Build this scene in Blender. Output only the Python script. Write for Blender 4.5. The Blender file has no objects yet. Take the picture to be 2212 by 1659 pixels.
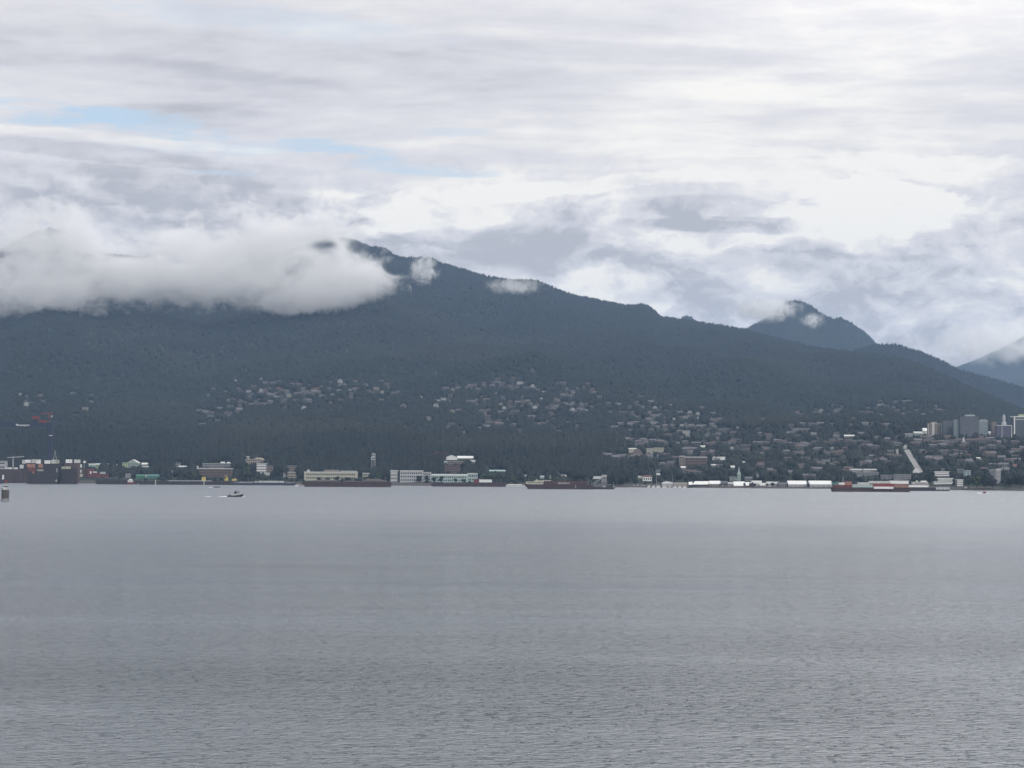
import bpy, math, random
import numpy as np
from mathutils import Vector, Matrix, Euler

random.seed(7)
RNG = np.random.default_rng(7)
sc = bpy.context.scene
COL = sc.collection

# ------------------------------------------------------------------ camera
CAM_H = 18.0
F = 4400.0            # focal length in units of a 2212 wide picture
W2, H2 = 2212.0, 1659.0
PITCH = math.atan((1025.0 - H2 / 2) / F)
ROLL = math.radians(0.285)
cd = bpy.data.cameras.new("camera")
cam = bpy.data.objects.new("camera", cd)
COL.objects.link(cam)
cd.sensor_width = 36.0
cd.lens = 36.0 * F / W2
cd.clip_start = 1.0
cd.clip_end = 80000.0
cam.location = (0, 0, CAM_H)
CAM_R = Matrix.Rotation(math.radians(90) + PITCH, 3, 'X') @ Matrix.Rotation(ROLL, 3, 'Z')
cam.rotation_euler = CAM_R.to_euler()
sc.camera = cam
_R = np.array(CAM_R)

# ------------------------------------------------------------------ node helper
class N:
    """A socket with arithmetic: every operator adds a Math node."""
    def __init__(s, nt, sock): s.nt, s.s = nt, sock
    def _m(s, op, *a):
        n = s.nt.nodes.new('ShaderNodeMath'); n.operation = op
        for i, v in enumerate((s,) + a):
            if isinstance(v, N): s.nt.links.new(v.s, n.inputs[i])
            else: n.inputs[i].default_value = v
        return N(s.nt, n.outputs[0])
    def __add__(s, o): return s._m('ADD', o)
    __radd__ = __add__
    def __sub__(s, o): return s._m('SUBTRACT', o)
    def __rsub__(s, o): return (s * -1.0) + o
    def __mul__(s, o): return s._m('MULTIPLY', o)
    __rmul__ = __mul__
    def __truediv__(s, o): return s._m('DIVIDE', o)
    def mx(s, o): return s._m('MAXIMUM', o)
    def mn(s, o): return s._m('MINIMUM', o)
    def pw(s, o): return s._m('POWER', o)
    def sqrt(s): return s._m('SQRT')
    def at2(s, o): return s._m('ARCTAN2', o)
    def ab(s): return s._m('ABSOLUTE')
    def clamp(s):
        r = s._m('ADD', 0.0); r.s.node.use_clamp = True; return r
    def smooth(s, a, b):
        n = s.nt.nodes.new('ShaderNodeMapRange'); n.interpolation_type = 'SMOOTHSTEP'
        s.nt.links.new(s.s, n.inputs[0]); n.inputs[1].default_value = a; n.inputs[2].default_value = b
        return N(s.nt, n.outputs[0])
    def curve(s, pts):
        n = s.nt.nodes.new('ShaderNodeFloatCurve'); c = n.mapping.curves[0]
        c.points[0].location = pts[0]; c.points[-1].location = pts[-1]
        for p in pts[1:-1]: c.points.new(*p)
        n.mapping.update()
        s.nt.links.new(s.s, n.inputs['Value'])
        return N(s.nt, n.outputs[0])

def comb(nt, x, y, z=0.0):
    n = nt.nodes.new('ShaderNodeCombineXYZ')
    for i, v in enumerate((x, y, z)):
        if isinstance(v, N): nt.links.new(v.s, n.inputs[i])
        else: n.inputs[i].default_value = v
    return n.outputs[0]

def sep(nt, sock):
    n = nt.nodes.new('ShaderNodeSeparateXYZ'); nt.links.new(sock, n.inputs[0])
    return [N(nt, o) for o in n.outputs]

def noise(nt, vec, scale=1.0, detail=4.0, rough=0.5, dist=0.0, color=False):
    n = nt.nodes.new('ShaderNodeTexNoise'); n.noise_dimensions = '3D'
    nt.links.new(vec, n.inputs['Vector'])
    n.inputs['Scale'].default_value = scale; n.inputs['Detail'].default_value = detail
    n.inputs['Roughness'].default_value = rough; n.inputs['Distortion'].default_value = dist
    return n.outputs['Color'] if color else N(nt, n.outputs['Fac'])

def mixc(nt, f, a, b):
    n = nt.nodes.new('ShaderNodeMix'); n.data_type = 'RGBA'
    for i, v in ((0, f), (6, a), (7, b)):
        if isinstance(v, N): nt.links.new(v.s, n.inputs[i])
        elif hasattr(v, 'is_output'): nt.links.new(v, n.inputs[i])
        else: n.inputs[i].default_value = v if not isinstance(v, tuple) else (*v, 1.0)[:4]
    return n.outputs[2]

# ------------------------------------------------------------------ pixel <-> world
def ray(dx, dy):
    """direction (as x/y and z/y tangents) of a point of the 2212 wide picture"""
    c = np.array([(np.asarray(dx, float) - W2 / 2), -(np.asarray(dy, float) - H2 / 2), -F * np.ones_like(np.asarray(dx, float))])
    d = np.tensordot(_R, c, 1)
    return d[0] / d[1], d[2] / d[1]

def proj(X, Y, Z):
    v = np.tensordot(_R.T, np.array([X, Y, np.asarray(Z) - CAM_H]), 1)
    return W2 / 2 + F * v[0] / -v[2], H2 / 2 - F * v[1] / -v[2]

def at(dx, dy, Y):
    u, e = ray(dx, dy)
    return float(u * Y), float(Y), float(CAM_H + e * Y)

def water_at(dx, dy, z=0.0):
    u, e = ray(dx, dy)
    Y = float((z - CAM_H) / e)
    return float(u * Y), Y, z

# ------------------------------------------------------------------ sky (world)
SUN_EL, SUN_AZ = math.radians(42), math.radians(158)   # sun behind the camera, to the right
world = bpy.data.worlds.new("World"); sc.world = world; world.use_nodes = True
def build_sky():
    nt = world.node_tree; nt.nodes.clear()
    tc = nt.nodes.new('ShaderNodeTexCoord')
    x, y, z = sep(nt, tc.outputs['Generated'])
    hor = (x * x + y * y).sqrt().mx(1e-4)
    E = z / hor                                  # tangent of the elevation
    A = x.at2(y)                                 # azimuth, 0 = north (view axis)
    sky = nt.nodes.new('ShaderNodeTexSky'); sky.sky_type = 'NISHITA'; sky.sun_disc = False
    sky.sun_elevation = SUN_EL; sky.sun_rotation = SUN_AZ
    # high layer: a cloud deck seen in perspective
    k = (z.mx(0.0) + 0.10)
    px, py = x / k, y / k
    deck = noise(nt, comb(nt, px * 1.5 + py * 0.25, py * 2.7, 3.1), 1.0, 6.0, 0.60, 0.35)
    deck3 = noise(nt, comb(nt, px * 11.0 + py * 2.0, py * 15.0, 14.4), 1.0, 4.0, 0.62, 0.4)
    deck2 = noise(nt, comb(nt, px * 4.0 + py * 0.8, py * 7.0, 9.4), 1.0, 5.0, 0.60, 0.4)
    # low layer: heaped clouds near the horizon, in azimuth and elevation
    w = noise(nt, comb(nt, A * 9.0, E * 15.0, 1.0), 1.0, 5.0, 0.62, 0.0, color=True)
    wx, wy, _w = sep(nt, w)
    def heapf(oa, oe):
        return noise(nt, comb(nt, (A + oa) * 11.0 + wx * 0.8, (E + oe) * 19.0 + wy * 0.8, 5.0), 1.0, 7.0, 0.60)
    heap = heapf(0.0, 0.0)
    relief = heap - heapf(0.003, 0.0065)                 # heads lit from above: upper rims bright, undersides grey
    def deckf(ox, oy):
        return noise(nt, comb(nt, (px + ox) * 3.0 + py * 0.6, (py + oy) * 5.2, 21.4), 1.0, 5.0, 0.58)
    puffs = noise(nt, comb(nt, A * 13.0 + wy * 0.8, E * 34.0 + wx * 0.8, 31.0), 1.0, 6.0, 0.62)
    relief2 = deckf(0.0, 0.0) - deckf(0.03, -0.05)
    soft = noise(nt, comb(nt, A * 5.0, E * 24.0, 2.0), 1.0, 3.0, 0.5)
    Aw = A + (wx - 0.5) * 0.055
    Ew = E + (wy - 0.5) * 0.030
    As = A + (wx - 0.5) * 0.03
    Es = E + (wy - 0.5) * 0.010
    def blob(cx, cy, hx, hy, tilt=0.0, warp='w', edge=None, lo=.22, hi=.80):
        u0, e0 = ray(cx, cy); a0 = math.atan(u0)
        AA, EE = (Aw, Ew) if warp == 'w' else (As, Es)
        da = (AA - float(a0)); de = (EE - float(e0)) + da * tilt
        q = (da * (F / hx)).pw(2.0) + (de * (F / hy)).pw(2.0)
        raw = (1.0 - q * 0.5).clamp()
        return (raw * (1.0 + edge) + edge * 0.35).smooth(lo, hi)
    hi_ = E.smooth(0.11, 0.18) * 0.75 + 0.25
    B = 0.56 + hi_ * ((deck - 0.5) * 1.15 + (deck2 - 0.5) * 0.32 + (deck3 - 0.5) * 0.22 + (puffs - 0.5) * 0.55)
    lowm = E.smooth(0.175, 0.115)
    B = B + lowm * ((heap - 0.5) * 0.95 + (soft - 0.5) * 0.3 + relief * 4.2) + hi_ * relief2 * 0.4
    # brighter towards the east half, greyer to the north west
    B = B + A.smooth(-0.22, 0.16) * 0.12 - 0.03
    hard = [  # cx, cy, hx, hy, tilt, amount
        (800, 450, 120, 55, 0, .40), (1900, 455, 150, 48, .1, .42), (1250, 405, 260, 16, 0, .22),
        (1960, 365, 200, 22, 0, .25), (1330, 640, 150, 60, 0, .35), (1060, 470, 260, 60, 0, .18),
        (1700, 500, 260, 40, 0, .18), (1420, 400, 500, 60, 0, .10),
        (1160, 535, 115, 60, 0, -.62), (1215, 500, 60, 50, 0, -.36), (1335, 565, 70, 28, 0, -.30), (1450, 600, 120, 55, 0, -.32), (1600, 620, 150, 45, 0, -.20),
        (250, 440, 420, 60, 0, -.16), (560, 560, 400, 70, 0, -.14), (960, 545, 120, 40, 0, -.15),
        (2050, 690, 300, 110, 0, -.24), (1780, 640, 220, 50, 0, -.12)]
    for cx, cy, hx, hy, tl, am in hard:
        B = B + blob(cx, cy, hx * 1.2, hy * 1.2, tl, 'w', (heap - 0.5) * 2.2, .36, .66) * am * 0.9
    smooth_ = [
        (1530, 452, 120, 17, .02, -.42), (1470, 486, 110, 9, .03, -.30), (1620, 492, 150, 13, .05, -.42), (1880, 545, 200, 17, .05, -.30),
        (1340, 120, 330, 20, .06, -.26), (1180, 60, 230, 26, 0, -.16), (640, 140, 520, 40, .06, -.24), (300, 165, 400, 26, .10, -.20),
        (560, 270, 260, 22, .05, -.22), (240, 345, 320, 14, .06, -.34), (430, 385, 260, 14, .02, -.20), (1230, 230, 200, 16, 0, -.16), (150, 60, 200, 60, 0, .12),
        (230, 312, 280, 9, .05, .25), (1500, 250, 800, 60, 0, .16), (2100, 120, 300, 30, 0, -.08), (1600, 340, 200, 9, 0, .15), (130, 405, 200, 30, 0, -.10)]
    for cx, cy, hx, hy, tl, am in smooth_:
        B = B + blob(cx, cy, hx * 1.3, hy * 1.3, tl, 's', (deck2 - 0.5) * 1.3) * am * 0.8
    B = B.clamp()
    dark = (0.515, 0.508, 0.535); mid = (0.785, 0.764, 0.785); light = (1.055, 1.015, 0.95)
    c1 = mixc(nt, B.smooth(0.0, 0.55), dark, mid)
    c2 = mixc(nt, B.smooth(0.45, 1.0), c1, light)
    blue = None
    for cx, cy, hx, hy, tl, am in [(215, 274, 190, 20, .05, 1.0), (330, 285, 90, 18, .03, .8), (725, 326, 105, 15, .10, .75), (910, 362, 110, 10, .06, .6), (980, 288, 60, 8, 0, .3), (560, 330, 200, 16, 0, .35), (480, 378, 70, 7, 0, .5), (560, 45, 260, 30, .1, .28), (60, 250, 90, 14, 0, .6)]:
        b = blob(cx, cy, hx * 1.4, hy * 1.4, tl, 's', (deck2 - 0.5) * 2.4 + (deck3 - 0.5) * 1.6, .25, 1.15) * am * 0.92
        blue = b if blue is None else blue.mx(b)
    high = E.smooth(0.45, 1.2) * (deck.smooth(0.52, 0.30)) * 0.5
    blue = (blue * (1.35 - (deck2 - 0.35)) ).mx(high).clamp()
    # cloud colours in the units of the sky texture (background strength 0.1)
    sc10 = nt.nodes.new('ShaderNodeVectorMath'); sc10.operation = 'SCALE'; sc10.inputs['Scale'].default_value = 10.0
    nt.links.new(c2, sc10.inputs[0])
    thin = mixc(nt, 0.62, sky.outputs[0], (7.0, 8.5, 9.9))   # clear sky behind a thin veil
    gain = 1.0 + A.smooth(-0.12, 0.24) * E.smooth(0.15, 0.42) * 0.85 - A.smooth(0.02, -0.25) * E.smooth(0.2, 0.42) * 0.12
    nt.links.new((gain * 10.0).s, sc10.inputs['Scale'])
    col = mixc(nt, blue, sc10.outputs[0], thin)
    bg = nt.nodes.new('ShaderNodeBackground'); bg.inputs['Strength'].default_value = 0.1
    nt.links.new(col, bg.inputs['Color'])
    out = nt.nodes.new('ShaderNodeOutputWorld'); nt.links.new(bg.outputs[0], out.inputs['Surface'])
build_sky()

sd = bpy.data.lights.new("sun", 'SUN'); sun = bpy.data.objects.new("sun", sd); COL.objects.link(sun)
sd.energy = 1.5; sd.angle = math.radians(12); sd.color = (1.0, 0.97, 0.93)
_sv = Vector((math.sin(SUN_AZ) * math.cos(SUN_EL), math.cos(SUN_AZ) * math.cos(SUN_EL), math.sin(SUN_EL)))
sun.rotation_euler = (-_sv).to_track_quat('-Z', 'Y').to_euler()
sun.location = (0, 0, 3000)

sc.view_settings.view_transform = 'Standard'; sc.view_settings.look = 'None'
sc.view_settings.exposure = 0.0; sc.view_settings.gamma = 1.0
sc.render.engine = 'CYCLES'
cy = sc.cycles
cy.max_bounces = 8; cy.diffuse_bounces = 2; cy.glossy_bounces = 2; cy.transmission_bounces = 2; cy.volume_bounces = 6; cy.transparent_max_bounces = 8
cy.volume_step_rate = 1.0; cy.volume_max_steps = 256
cy.sample_clamp_indirect = 4.0
cy.use_denoising = True
world.cycles.sampling_method = "MANUAL"; world.cycles.sample_map_resolution = 256
# ------------------------------------------------------------------ materials
MATS = {}
def mat(name, rgb, rough=0.75, vary=0.18, scale=0.35, metal=0.0, streak=1.0):
    """painted, built or grown surface: a base colour with weathering noise in world metres"""
    if name in MATS: return MATS[name]
    m = bpy.data.materials.new(name); m.use_nodes = True; nt = m.node_tree
    b = nt.nodes['Principled BSDF']; b.inputs['Roughness'].default_value = rough; b.inputs['Metallic'].default_value = metal
    g = nt.nodes.new('ShaderNodeNewGeometry')
    mp = nt.nodes.new('ShaderNodeMapping'); mp.inputs['Scale'].default_value = (1, 1, 1.0 / streak)
    nt.links.new(g.outputs['Position'], mp.inputs['Vector'])
    f = noise(nt, mp.outputs[0], scale, 4.0, 0.6)
    c = mixc(nt, f.smooth(0.25, 0.75), tuple(v * (1 - vary) for v in rgb), tuple(min(1, v * (1 + vary)) for v in rgb))
    nt.links.new(c, b.inputs['Base Color'])
    MATS[name] = m
    return m

def leaf_mat(name, a, b_, c_=None):
    m = bpy.data.materials.new(name); m.use_nodes = True; nt = m.node_tree
    b = nt.nodes['Principled BSDF']; b.inputs['Roughness'].default_value = 0.85; b.inputs['Specular IOR Level'].default_value = 0.15
    at_ = nt.nodes.new('ShaderNodeAttribute'); at_.attribute_name = 'tone'
    g = nt.nodes.new('ShaderNodeNewGeometry')
    big = noise(nt, g.outputs['Position'], 0.004, 4.0, 0.55)
    t = (N(nt, at_.outputs['Fac']) * 0.7 + (big - 0.5) * 1.1 + 0.15).clamp()
    c = mixc(nt, t, a, b_)
    if c_:
        hue = noise(nt, g.outputs['Position'], 0.0016, 3.0, 0.5)
        c = mixc(nt, hue.smooth(0.50, 0.72) * 0.7, c, c_)
    nt.links.new(c, b.inputs['Base Color'])
    MATS[name] = m
    return m

# ------------------------------------------------------------------ tagging
def tag(o, label=None, cat=None, group=None, kind=None):
    if label: o['label'] = label
    if cat: o['category'] = cat
    if group: o['group'] = group
    if kind: o['kind'] = kind
    return o

class MB:
    """collects shapes in world metres; build() links them as one mesh object"""
    def __init__(s): s.v, s.f, s.mi = [], [], []
    def add(s, v, f, mi=0):
        n = len(s.v); s.v += [tuple(map(float, p)) for p in v]
        s.f += [tuple(i + n for i in q) for q in f]; s.mi += [mi] * len(f); return s
    def box(s, x0, x1, y0, y1, z0, z1, mi=0):
        v = [(x, y, z) for z in (z0, z1) for y in (y0, y1) for x in (x0, x1)]
        return s.add(v, [(0, 2, 3, 1), (4, 5, 7, 6), (0, 1, 5, 4), (2, 6, 7, 3), (0, 4, 6, 2), (1, 3, 7, 5)], mi)
    def prism(s, poly, y0, y1, mi=0):
        """poly: outline in (x, z), run along y"""
        n = len(poly)
        v = [(x, y0, z) for x, z in poly] + [(x, y1, z) for x, z in poly]
        f = [tuple(range(n)), tuple(range(2 * n - 1, n - 1, -1))] + [(i, i + n, (i + 1) % n + n, (i + 1) % n) for i in range(n)]
        return s.add(v, f, mi)
    def prismx(s, poly, x0, x1, mi=0):
        n = len(poly)
        v = [(x0, y, z) for y, z in poly] + [(x1, y, z) for y, z in poly]
        f = [tuple(range(n)), tuple(range(2 * n - 1, n - 1, -1))] + [(i, i + n, (i + 1) % n + n, (i + 1) % n) for i in range(n)]
        return s.add(v, f, mi)
    def bar(s, p, q, r, n=6, r2=None):
        p, q = Vector(p), Vector(q); d = (q - p).normalized()
        a = d.orthogonal().normalized(); b = d.cross(a); r2 = r if r2 is None else r2
        v = []
        for c, rr in ((p, r), (q, r2)):
            for i in range(n):
                t = 2 * math.pi * i / n; v.append(c + (a * math.cos(t) + b * math.sin(t)) * rr)
        return s.add(v, [tuple(range(n - 1, -1, -1)), tuple(range(n, 2 * n))] + [(i, (i + 1) % n, (i + 1) % n + n, i + n) for i in range(n)])
    def lathe(s, cx, cy_, prof, n=14):
        v, f = [], []
        for r, z in prof:
            v += [(cx + r * math.cos(2 * math.pi * i / n), cy_ + r * math.sin(2 * math.pi * i / n), z) for i in range(n)]
        for k in range(len(prof) - 1):
            f += [(k * n + i, k * n + (i + 1) % n, (k + 1) * n + (i + 1) % n, (k + 1) * n + i) for i in range(n)]
        f += [tuple(range(n - 1, -1, -1)), tuple(range((len(prof) - 1) * n, len(prof) * n))]
        return s.add(v, f)
    def mesh(s, name, mats, o=(0, 0, 0)):
        me = bpy.data.meshes.new(name)
        me.from_pydata([(x - o[0], y - o[1], z - o[2]) for x, y, z in s.v], [], s.f)
        for m in (mats if isinstance(mats, (list, tuple)) else [mats]): me.materials.append(m)
        if any(s.mi): me.polygons.foreach_set('material_index', s.mi)
        me.update()
        return me
    def build(s, name, mats, parent=None):
        """a child of a thing (its empty carries the place), or by itself"""
        base = s.v[0]
        if parent is not None:
            o0 = Vector(parent.location)
            if parent.parent is not None: o0 += Vector(parent.parent.location)
        else:
            xs, ys, zs = zip(*s.v); o0 = Vector(((min(xs) + max(xs)) / 2, (min(ys) + max(ys)) / 2, min(zs)))
        o = bpy.data.objects.new(name, s.mesh(name, mats, o0)); COL.objects.link(o)
        if parent is not None: o.parent = parent
        else: o.location = o0
        return o

def thing(name, label, cat, loc, group=None):
    o = bpy.data.objects.new(name, None); COL.objects.link(o); o.location = loc; o.empty_display_size = 2
    return tag(o, label, cat, group)

def children(o): return [c for c in bpy.data.objects if c.parent is o]

def mesh_np(name, V, Fv, nper, mats, tone=None, smooth=False):
    """fast mesh from arrays: Fv is (n, nper) vertex indices"""
    me = bpy.data.meshes.new(name)
    nf = len(Fv)
    me.vertices.add(len(V)); me.vertices.foreach_set('co', np.ascontiguousarray(V, dtype=np.float32).ravel())
    me.loops.add(nf * nper); me.loops.foreach_set('vertex_index', np.ascontiguousarray(Fv, dtype=np.int32).ravel())
    me.polygons.add(nf); me.polygons.foreach_set('loop_start', np.arange(0, nf * nper, nper, dtype=np.int32))
    if smooth: me.polygons.foreach_set('use_smooth', np.ones(nf, dtype=bool))
    if tone is not None:
        a = me.attributes.new('tone', 'FLOAT', 'POINT'); a.data.foreach_set('value', np.ascontiguousarray(tone, dtype=np.float32))
    for m in mats: me.materials.append(m)
    me.update(calc_edges=True); me.validate()
    return me

# ------------------------------------------------------------------ terrain
def table(pts, Yr, drop=0.0):
    """ridge line traced in the picture -> arrays of azimuth tangent and elevation tangent"""
    p = np.array(pts, float)
    u, e = ray(p[:, 0], p[:, 1] + drop)
    return u, e

RIDGE = [(-1400, 700), (-900, 620), (-600, 570), (-200, 548), (0, 540), (60, 505), (105, 489), (160, 505), (215, 544), (270, 551), (330, 554), (400, 586), (450, 598), (500, 575), (560, 555), (620, 540), (680, 520), (715, 512), (760, 513), (800, 530), (832, 533), (850, 547), (870, 553), (932, 555), (950, 564), (1000, 579), (1050, 593), (1100, 602), (1160, 603), (1200, 621), (1240, 635), (1300, 647), (1345, 656), (1370, 657), (1385, 654), (1402, 659), (1430, 683), (1480, 689), (1530, 696), (1600, 708), (1700, 734), (1750, 747), (1800, 754), (1886, 763), (1937, 768), (1982, 784), (2034, 807), (2086, 833), (2138, 854), (2212, 888), (2320, 930), (2500, 955), (3000, 975), (3800, 985)]
ru, re_ = table(RIDGE, None, 4.5)
_sx = np.array([-1400., 0., 350., 640., 900., 1290., 1500., 1800., 2050., 2212., 3800.])
_sy = np.array([1036.2, 1043.0, 1045.4, 1047.2, 1049.2, 1052.0, 1053.8, 1056.0, 1058.4, 1060.0, 1070.0])
su, _se = ray(_sx, _sy)
sY = -CAM_H / _se
yru, _ = ray(np.array([-1400., 1000., 1500., 1900., 2212., 2600., 3800.]), np.full(7, 800.))
yrY = np.array([10000., 10000., 9300., 7800., 6300., 5600., 5000.])
pu, _ = ray(np.array([-1400., 1500., 1900., 2212., 3800.]), np.full(5, 900.))
pP = np.array([1.30, 1.28, 1.12, 0.95, 0.9])

def shore(u): return np.interp(u, su, sY)
def height(X, Y):
    X, Y = np.asarray(X, float), np.asarray(Y, float)
    u = X / Y
    Ys, Yr, e, p = shore(u), np.interp(u, yru, yrY), np.interp(u, ru, re_), np.interp(u, pu, pP)
    zr = CAM_H + e * Yr
    t = (Y - Ys) / (Yr - Ys)
    tc = np.clip(t, 0, 1)
    z = 2.2 + (zr - 2.2) * tc ** p
    bump = tc * (1 - tc) * 4 * np.clip((tc - 0.12) / 0.3, 0, 1)
    z = z + bump * (26 * np.sin(X / 310 + 1.3 * np.sin(Y / 700)) + 15 * np.sin(X / 137 + Y / 420) + 9 * np.sin(X / 71 - Y / 160))
    z = np.where(t > 1, zr - (t - 1) * 1400, z)
    return np.where(t < 0, -4.0, z)

def ground_at(dx, dy, near=0.0):
    """point of the ground seen at (dx, dy) of the picture"""
    u, e = ray(dx, dy)
    Y = np.arange(float(shore(u)) + 1 + near, 10500, 4.0)
    g = height(u * Y, Y) - (CAM_H + e * Y)
    k = np.argmax(g > 0) if (g > 0).any() else 0
    return float(u * Y[k]), float(Y[k]), float(height(u * Y[k], Y[k]))

def fan(name, us, rows, hfun, material):
    """ground sheet: columns of equal azimuth tangent, rows(u) -> distances"""
    Yg = np.stack([rows(u) for u in us], 1)              # (nr, nu)
    Xg = Yg * us[None, :]
    Zg = hfun(Xg, Yg)
    nr, nu = Yg.shape
    V = np.stack([Xg, Yg, Zg], -1).reshape(-1, 3)
    i = np.arange(nr - 1)[:, None] * nu + np.arange(nu - 1)[None, :]
    Fv = np.stack([i, i + 1, i + nu + 1, i + nu], -1).reshape(-1, 4)
    o = bpy.data.objects.new(name, mesh_np(name, V, Fv, 4, [material], smooth=True)); COL.objects.link(o)
    return o

def ground_mat():
    m = bpy.data.materials.new('hillside_ground'); m.use_nodes = True; nt = m.node_tree
    b = nt.nodes['Principled BSDF']; b.inputs['Roughness'].default_value = 0.95; b.inputs['Specular IOR Level'].default_value = 0.1
    g = nt.nodes.new('ShaderNodeNewGeometry'); P = g.outputs['Position']
    f1 = noise(nt, P, 0.02, 5.0, 0.6); f2 = noise(nt, P, 0.0022, 3.0, 0.5)
    c = mixc(nt, f1.smooth(0.3, 0.7), (0.012, 0.020, 0.015), (0.030, 0.042, 0.027))
    c = mixc(nt, f2.smooth(0.45, 0.7) * 0.6, c, (0.048, 0.045, 0.036))
    x, y, z = sep(nt, P)
    rock = noise(nt, P, 0.6, 3.0, 0.6)
    c = mixc(nt, z.smooth(6.0, 3.0), c, mixc(nt, rock, (0.045, 0.043, 0.041), (0.11, 0.105, 0.10)))   # sea wall and yards along the shore
    nt.links.new(c, b.inputs['Base Color'])
    return m
GROUND = ground_mat()
US = np.concatenate([np.linspace(-0.62, -0.28, 60), np.linspace(-0.275, 0.275, 420), np.linspace(0.28, 0.62, 60)])
TT = np.concatenate([[-0.004, -0.0002, 0.0002], np.linspace(0.002, 0.12, 40), np.linspace(0.125, 1.0, 190), [1.01, 1.05, 1.15, 1.4]])
def rows_main(u):
    s = float(shore(u)); return s + TT * (float(np.interp(u, yru, yrY)) - s)
mountain = tag(fan('mountain', US, rows_main, height, GROUND), 'forested mountain sloping down to the town, its summit in cloud', 'mountain', kind='structure')

def far_ridge(name, label, pts, Y0, Y1, drop, amp):
    fu, fe = table(pts, None, drop)
    def h(X, Y):
        u = X / Y; t = np.clip((Y - Y0) / (Y1 - Y0), 0, 2)
        zr = CAM_H + np.interp(u, fu, fe) * Y1
        z = zr * np.minimum(t, 1) ** 0.9 + amp * np.sin(X / 230 + 2 * np.sin(Y / 500)) * np.clip(t * (1 - t), 0, 1) * 2
        return np.where(t > 1, zr - (t - 1) * (Y1 - Y0) * 0.9, z)
    us = np.linspace(fu[0], fu[-1], 220)
    o = fan(name, us, lambda u: np.concatenate([np.linspace(Y0, Y1, 40), [Y1 + 60, Y1 + 500, Y1 + 1500]]), h, GROUND)
    tag(o, label, 'mountain', kind='structure')
    return h, fu
h2, fu2 = far_ridge('mountain', 'second ridge behind the right end of the main mountain', [(1300, 900), (1650, 830), (1750, 790), (1840, 756), (1892, 742), (1937, 741), (1985, 756), (2034, 776), (2069, 795), (2120, 808), (2170, 823), (2212, 835), (2300, 862), (2500, 900), (3200, 930)], 8200, 9600, 4, 30)
h3, fu3 = far_ridge('mountain', 'rear peak with cloud wisps behind the main ridge', [(1350, 760), (1440, 715), (1466, 690), (1480, 680), (1494, 682), (1515, 705), (1570, 716), (1610, 708), (1650, 688), (1680, 666), (1697, 649), (1722, 647), (1752, 657), (1775, 676), (1800, 686), (1815, 683), (1840, 695), (1861, 710), (1892, 738), (1950, 790), (2100, 860), (2400, 900)], 10300, 12600, 3, 60)
h4, fu4 = far_ridge('mountain', 'pale blue far peak at the right edge, half lost in cloud', [(1900, 900), (2000, 815), (2060, 790), (2100, 776), (2140, 758), (2175, 742), (2212, 722), (2290, 690), (2400, 670), (2600, 680), (3000, 760)], 13500, 16500, 4, 80)

# ------------------------------------------------------------------ water
def water_mat():
    m = bpy.data.materials.new('sea_water'); m.use_nodes = True; nt = m.node_tree
    b = nt.nodes['Principled BSDF']
    b.inputs['Base Color'].default_value = (0.138,0.158,0.176,1); b.inputs['Roughness'].default_value = 0.12
    b.inputs['IOR'].default_value = 1.55
    g = nt.nodes.new('ShaderNodeNewGeometry'); P = g.outputs['Position']
    x, y, z = sep(nt, P)
    d = (x * x + y * y).sqrt()
    warp = noise(nt, P, 0.05, 2.0, 0.5)
    xr = x * 0.97 + y * 0.24; yr = y * 0.97 - x * 0.24      # crests run a little off square
    fine = noise(nt, comb(nt, xr * 1.0, yr * 1.6, 0.0), 1.15, 3.0, 0.55, 0.2)
    mid = noise(nt, comb(nt, xr * 0.30 + warp * 1.5, yr * 0.62, 4.0), 1.0, 3.0, 0.5, 0.2)
    swell = noise(nt, comb(nt, x * 0.022, y * 0.075, 8.0), 1.0, 3.0, 0.5)
    patch = noise(nt, comb(nt, x * 0.0035 + y * 0.0006, y * 0.011, 2.0), 1.0, 4.0, 0.55, 0.4)
    band = noise(nt, comb(nt, x * 0.0009, y * 0.0060, 6.0), 1.0, 3.0, 0.5, 0.3)
    amt = patch.smooth(0.36, 0.62) * 0.75 + 0.35 + (band.smooth(0.52, 0.66)) * 0.45
    lane = None
    for y0, wd, x0, hx, am in ((176.0, 30.0, -10.0, 45.0, 1.5), (230.0, 30.0, 60.0, 60.0, .6), (395.0, 14.0, -38.0, 26.0, 1.4), (372.0, 12.0, 55.0, 40.0, .9), (880.0, 60.0, -60.0, 330.0, .8), (1480.0, 90.0, 150.0, 420.0, .9), (1180.0, 40.0, -250.0, 200.0, .7)):
        q = ((y + x * 0.10 - y0 + (patch - 0.5) * wd * 2.4) / wd).pw(2.0) + ((x - x0 + (band - 0.5) * hx) / hx).pw(2.0) * 0.6
        l = (1.0 - q).clamp() * am
        lane = l if lane is None else lane + l
    amt = amt + lane
    near = d.smooth(420.0, 120.0) * 0.85 + 1.0
    dash = noise(nt, comb(nt, xr * 0.95, yr * 1.25, 12.0), 1.0, 2.0, 0.5, 0.3)
    h = (dash.smooth(0.58, 0.72) * 0.15 + (fine - 0.5) * 0.12 + (mid - 0.5) * 0.10 + (swell - 0.5) * 0.2) * amt * near
    bp = nt.nodes.new('ShaderNodeBump'); bp.inputs['Strength'].default_value = 1.0; bp.inputs['Distance'].default_value = 1.0
    nt.links.new(h.s, bp.inputs['Height']); nt.links.new(bp.outputs[0], b.inputs['Normal'])
    rg = (d.smooth(150.0, 1200.0) * 0.15 + 0.10)
    nt.links.new(rg.s, b.inputs['Roughness'])
    return m
wv = MB(); wv.add([(-7500, -400, 0), (7500, -400, 0), (7500, 3600, 0), (-7500, 3600, 0)], [(0, 1, 2, 3)])
water = wv.build('water', water_mat())
tag(water, 'calm grey harbour water with ruffled wind bands', 'water', kind='structure')
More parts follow.
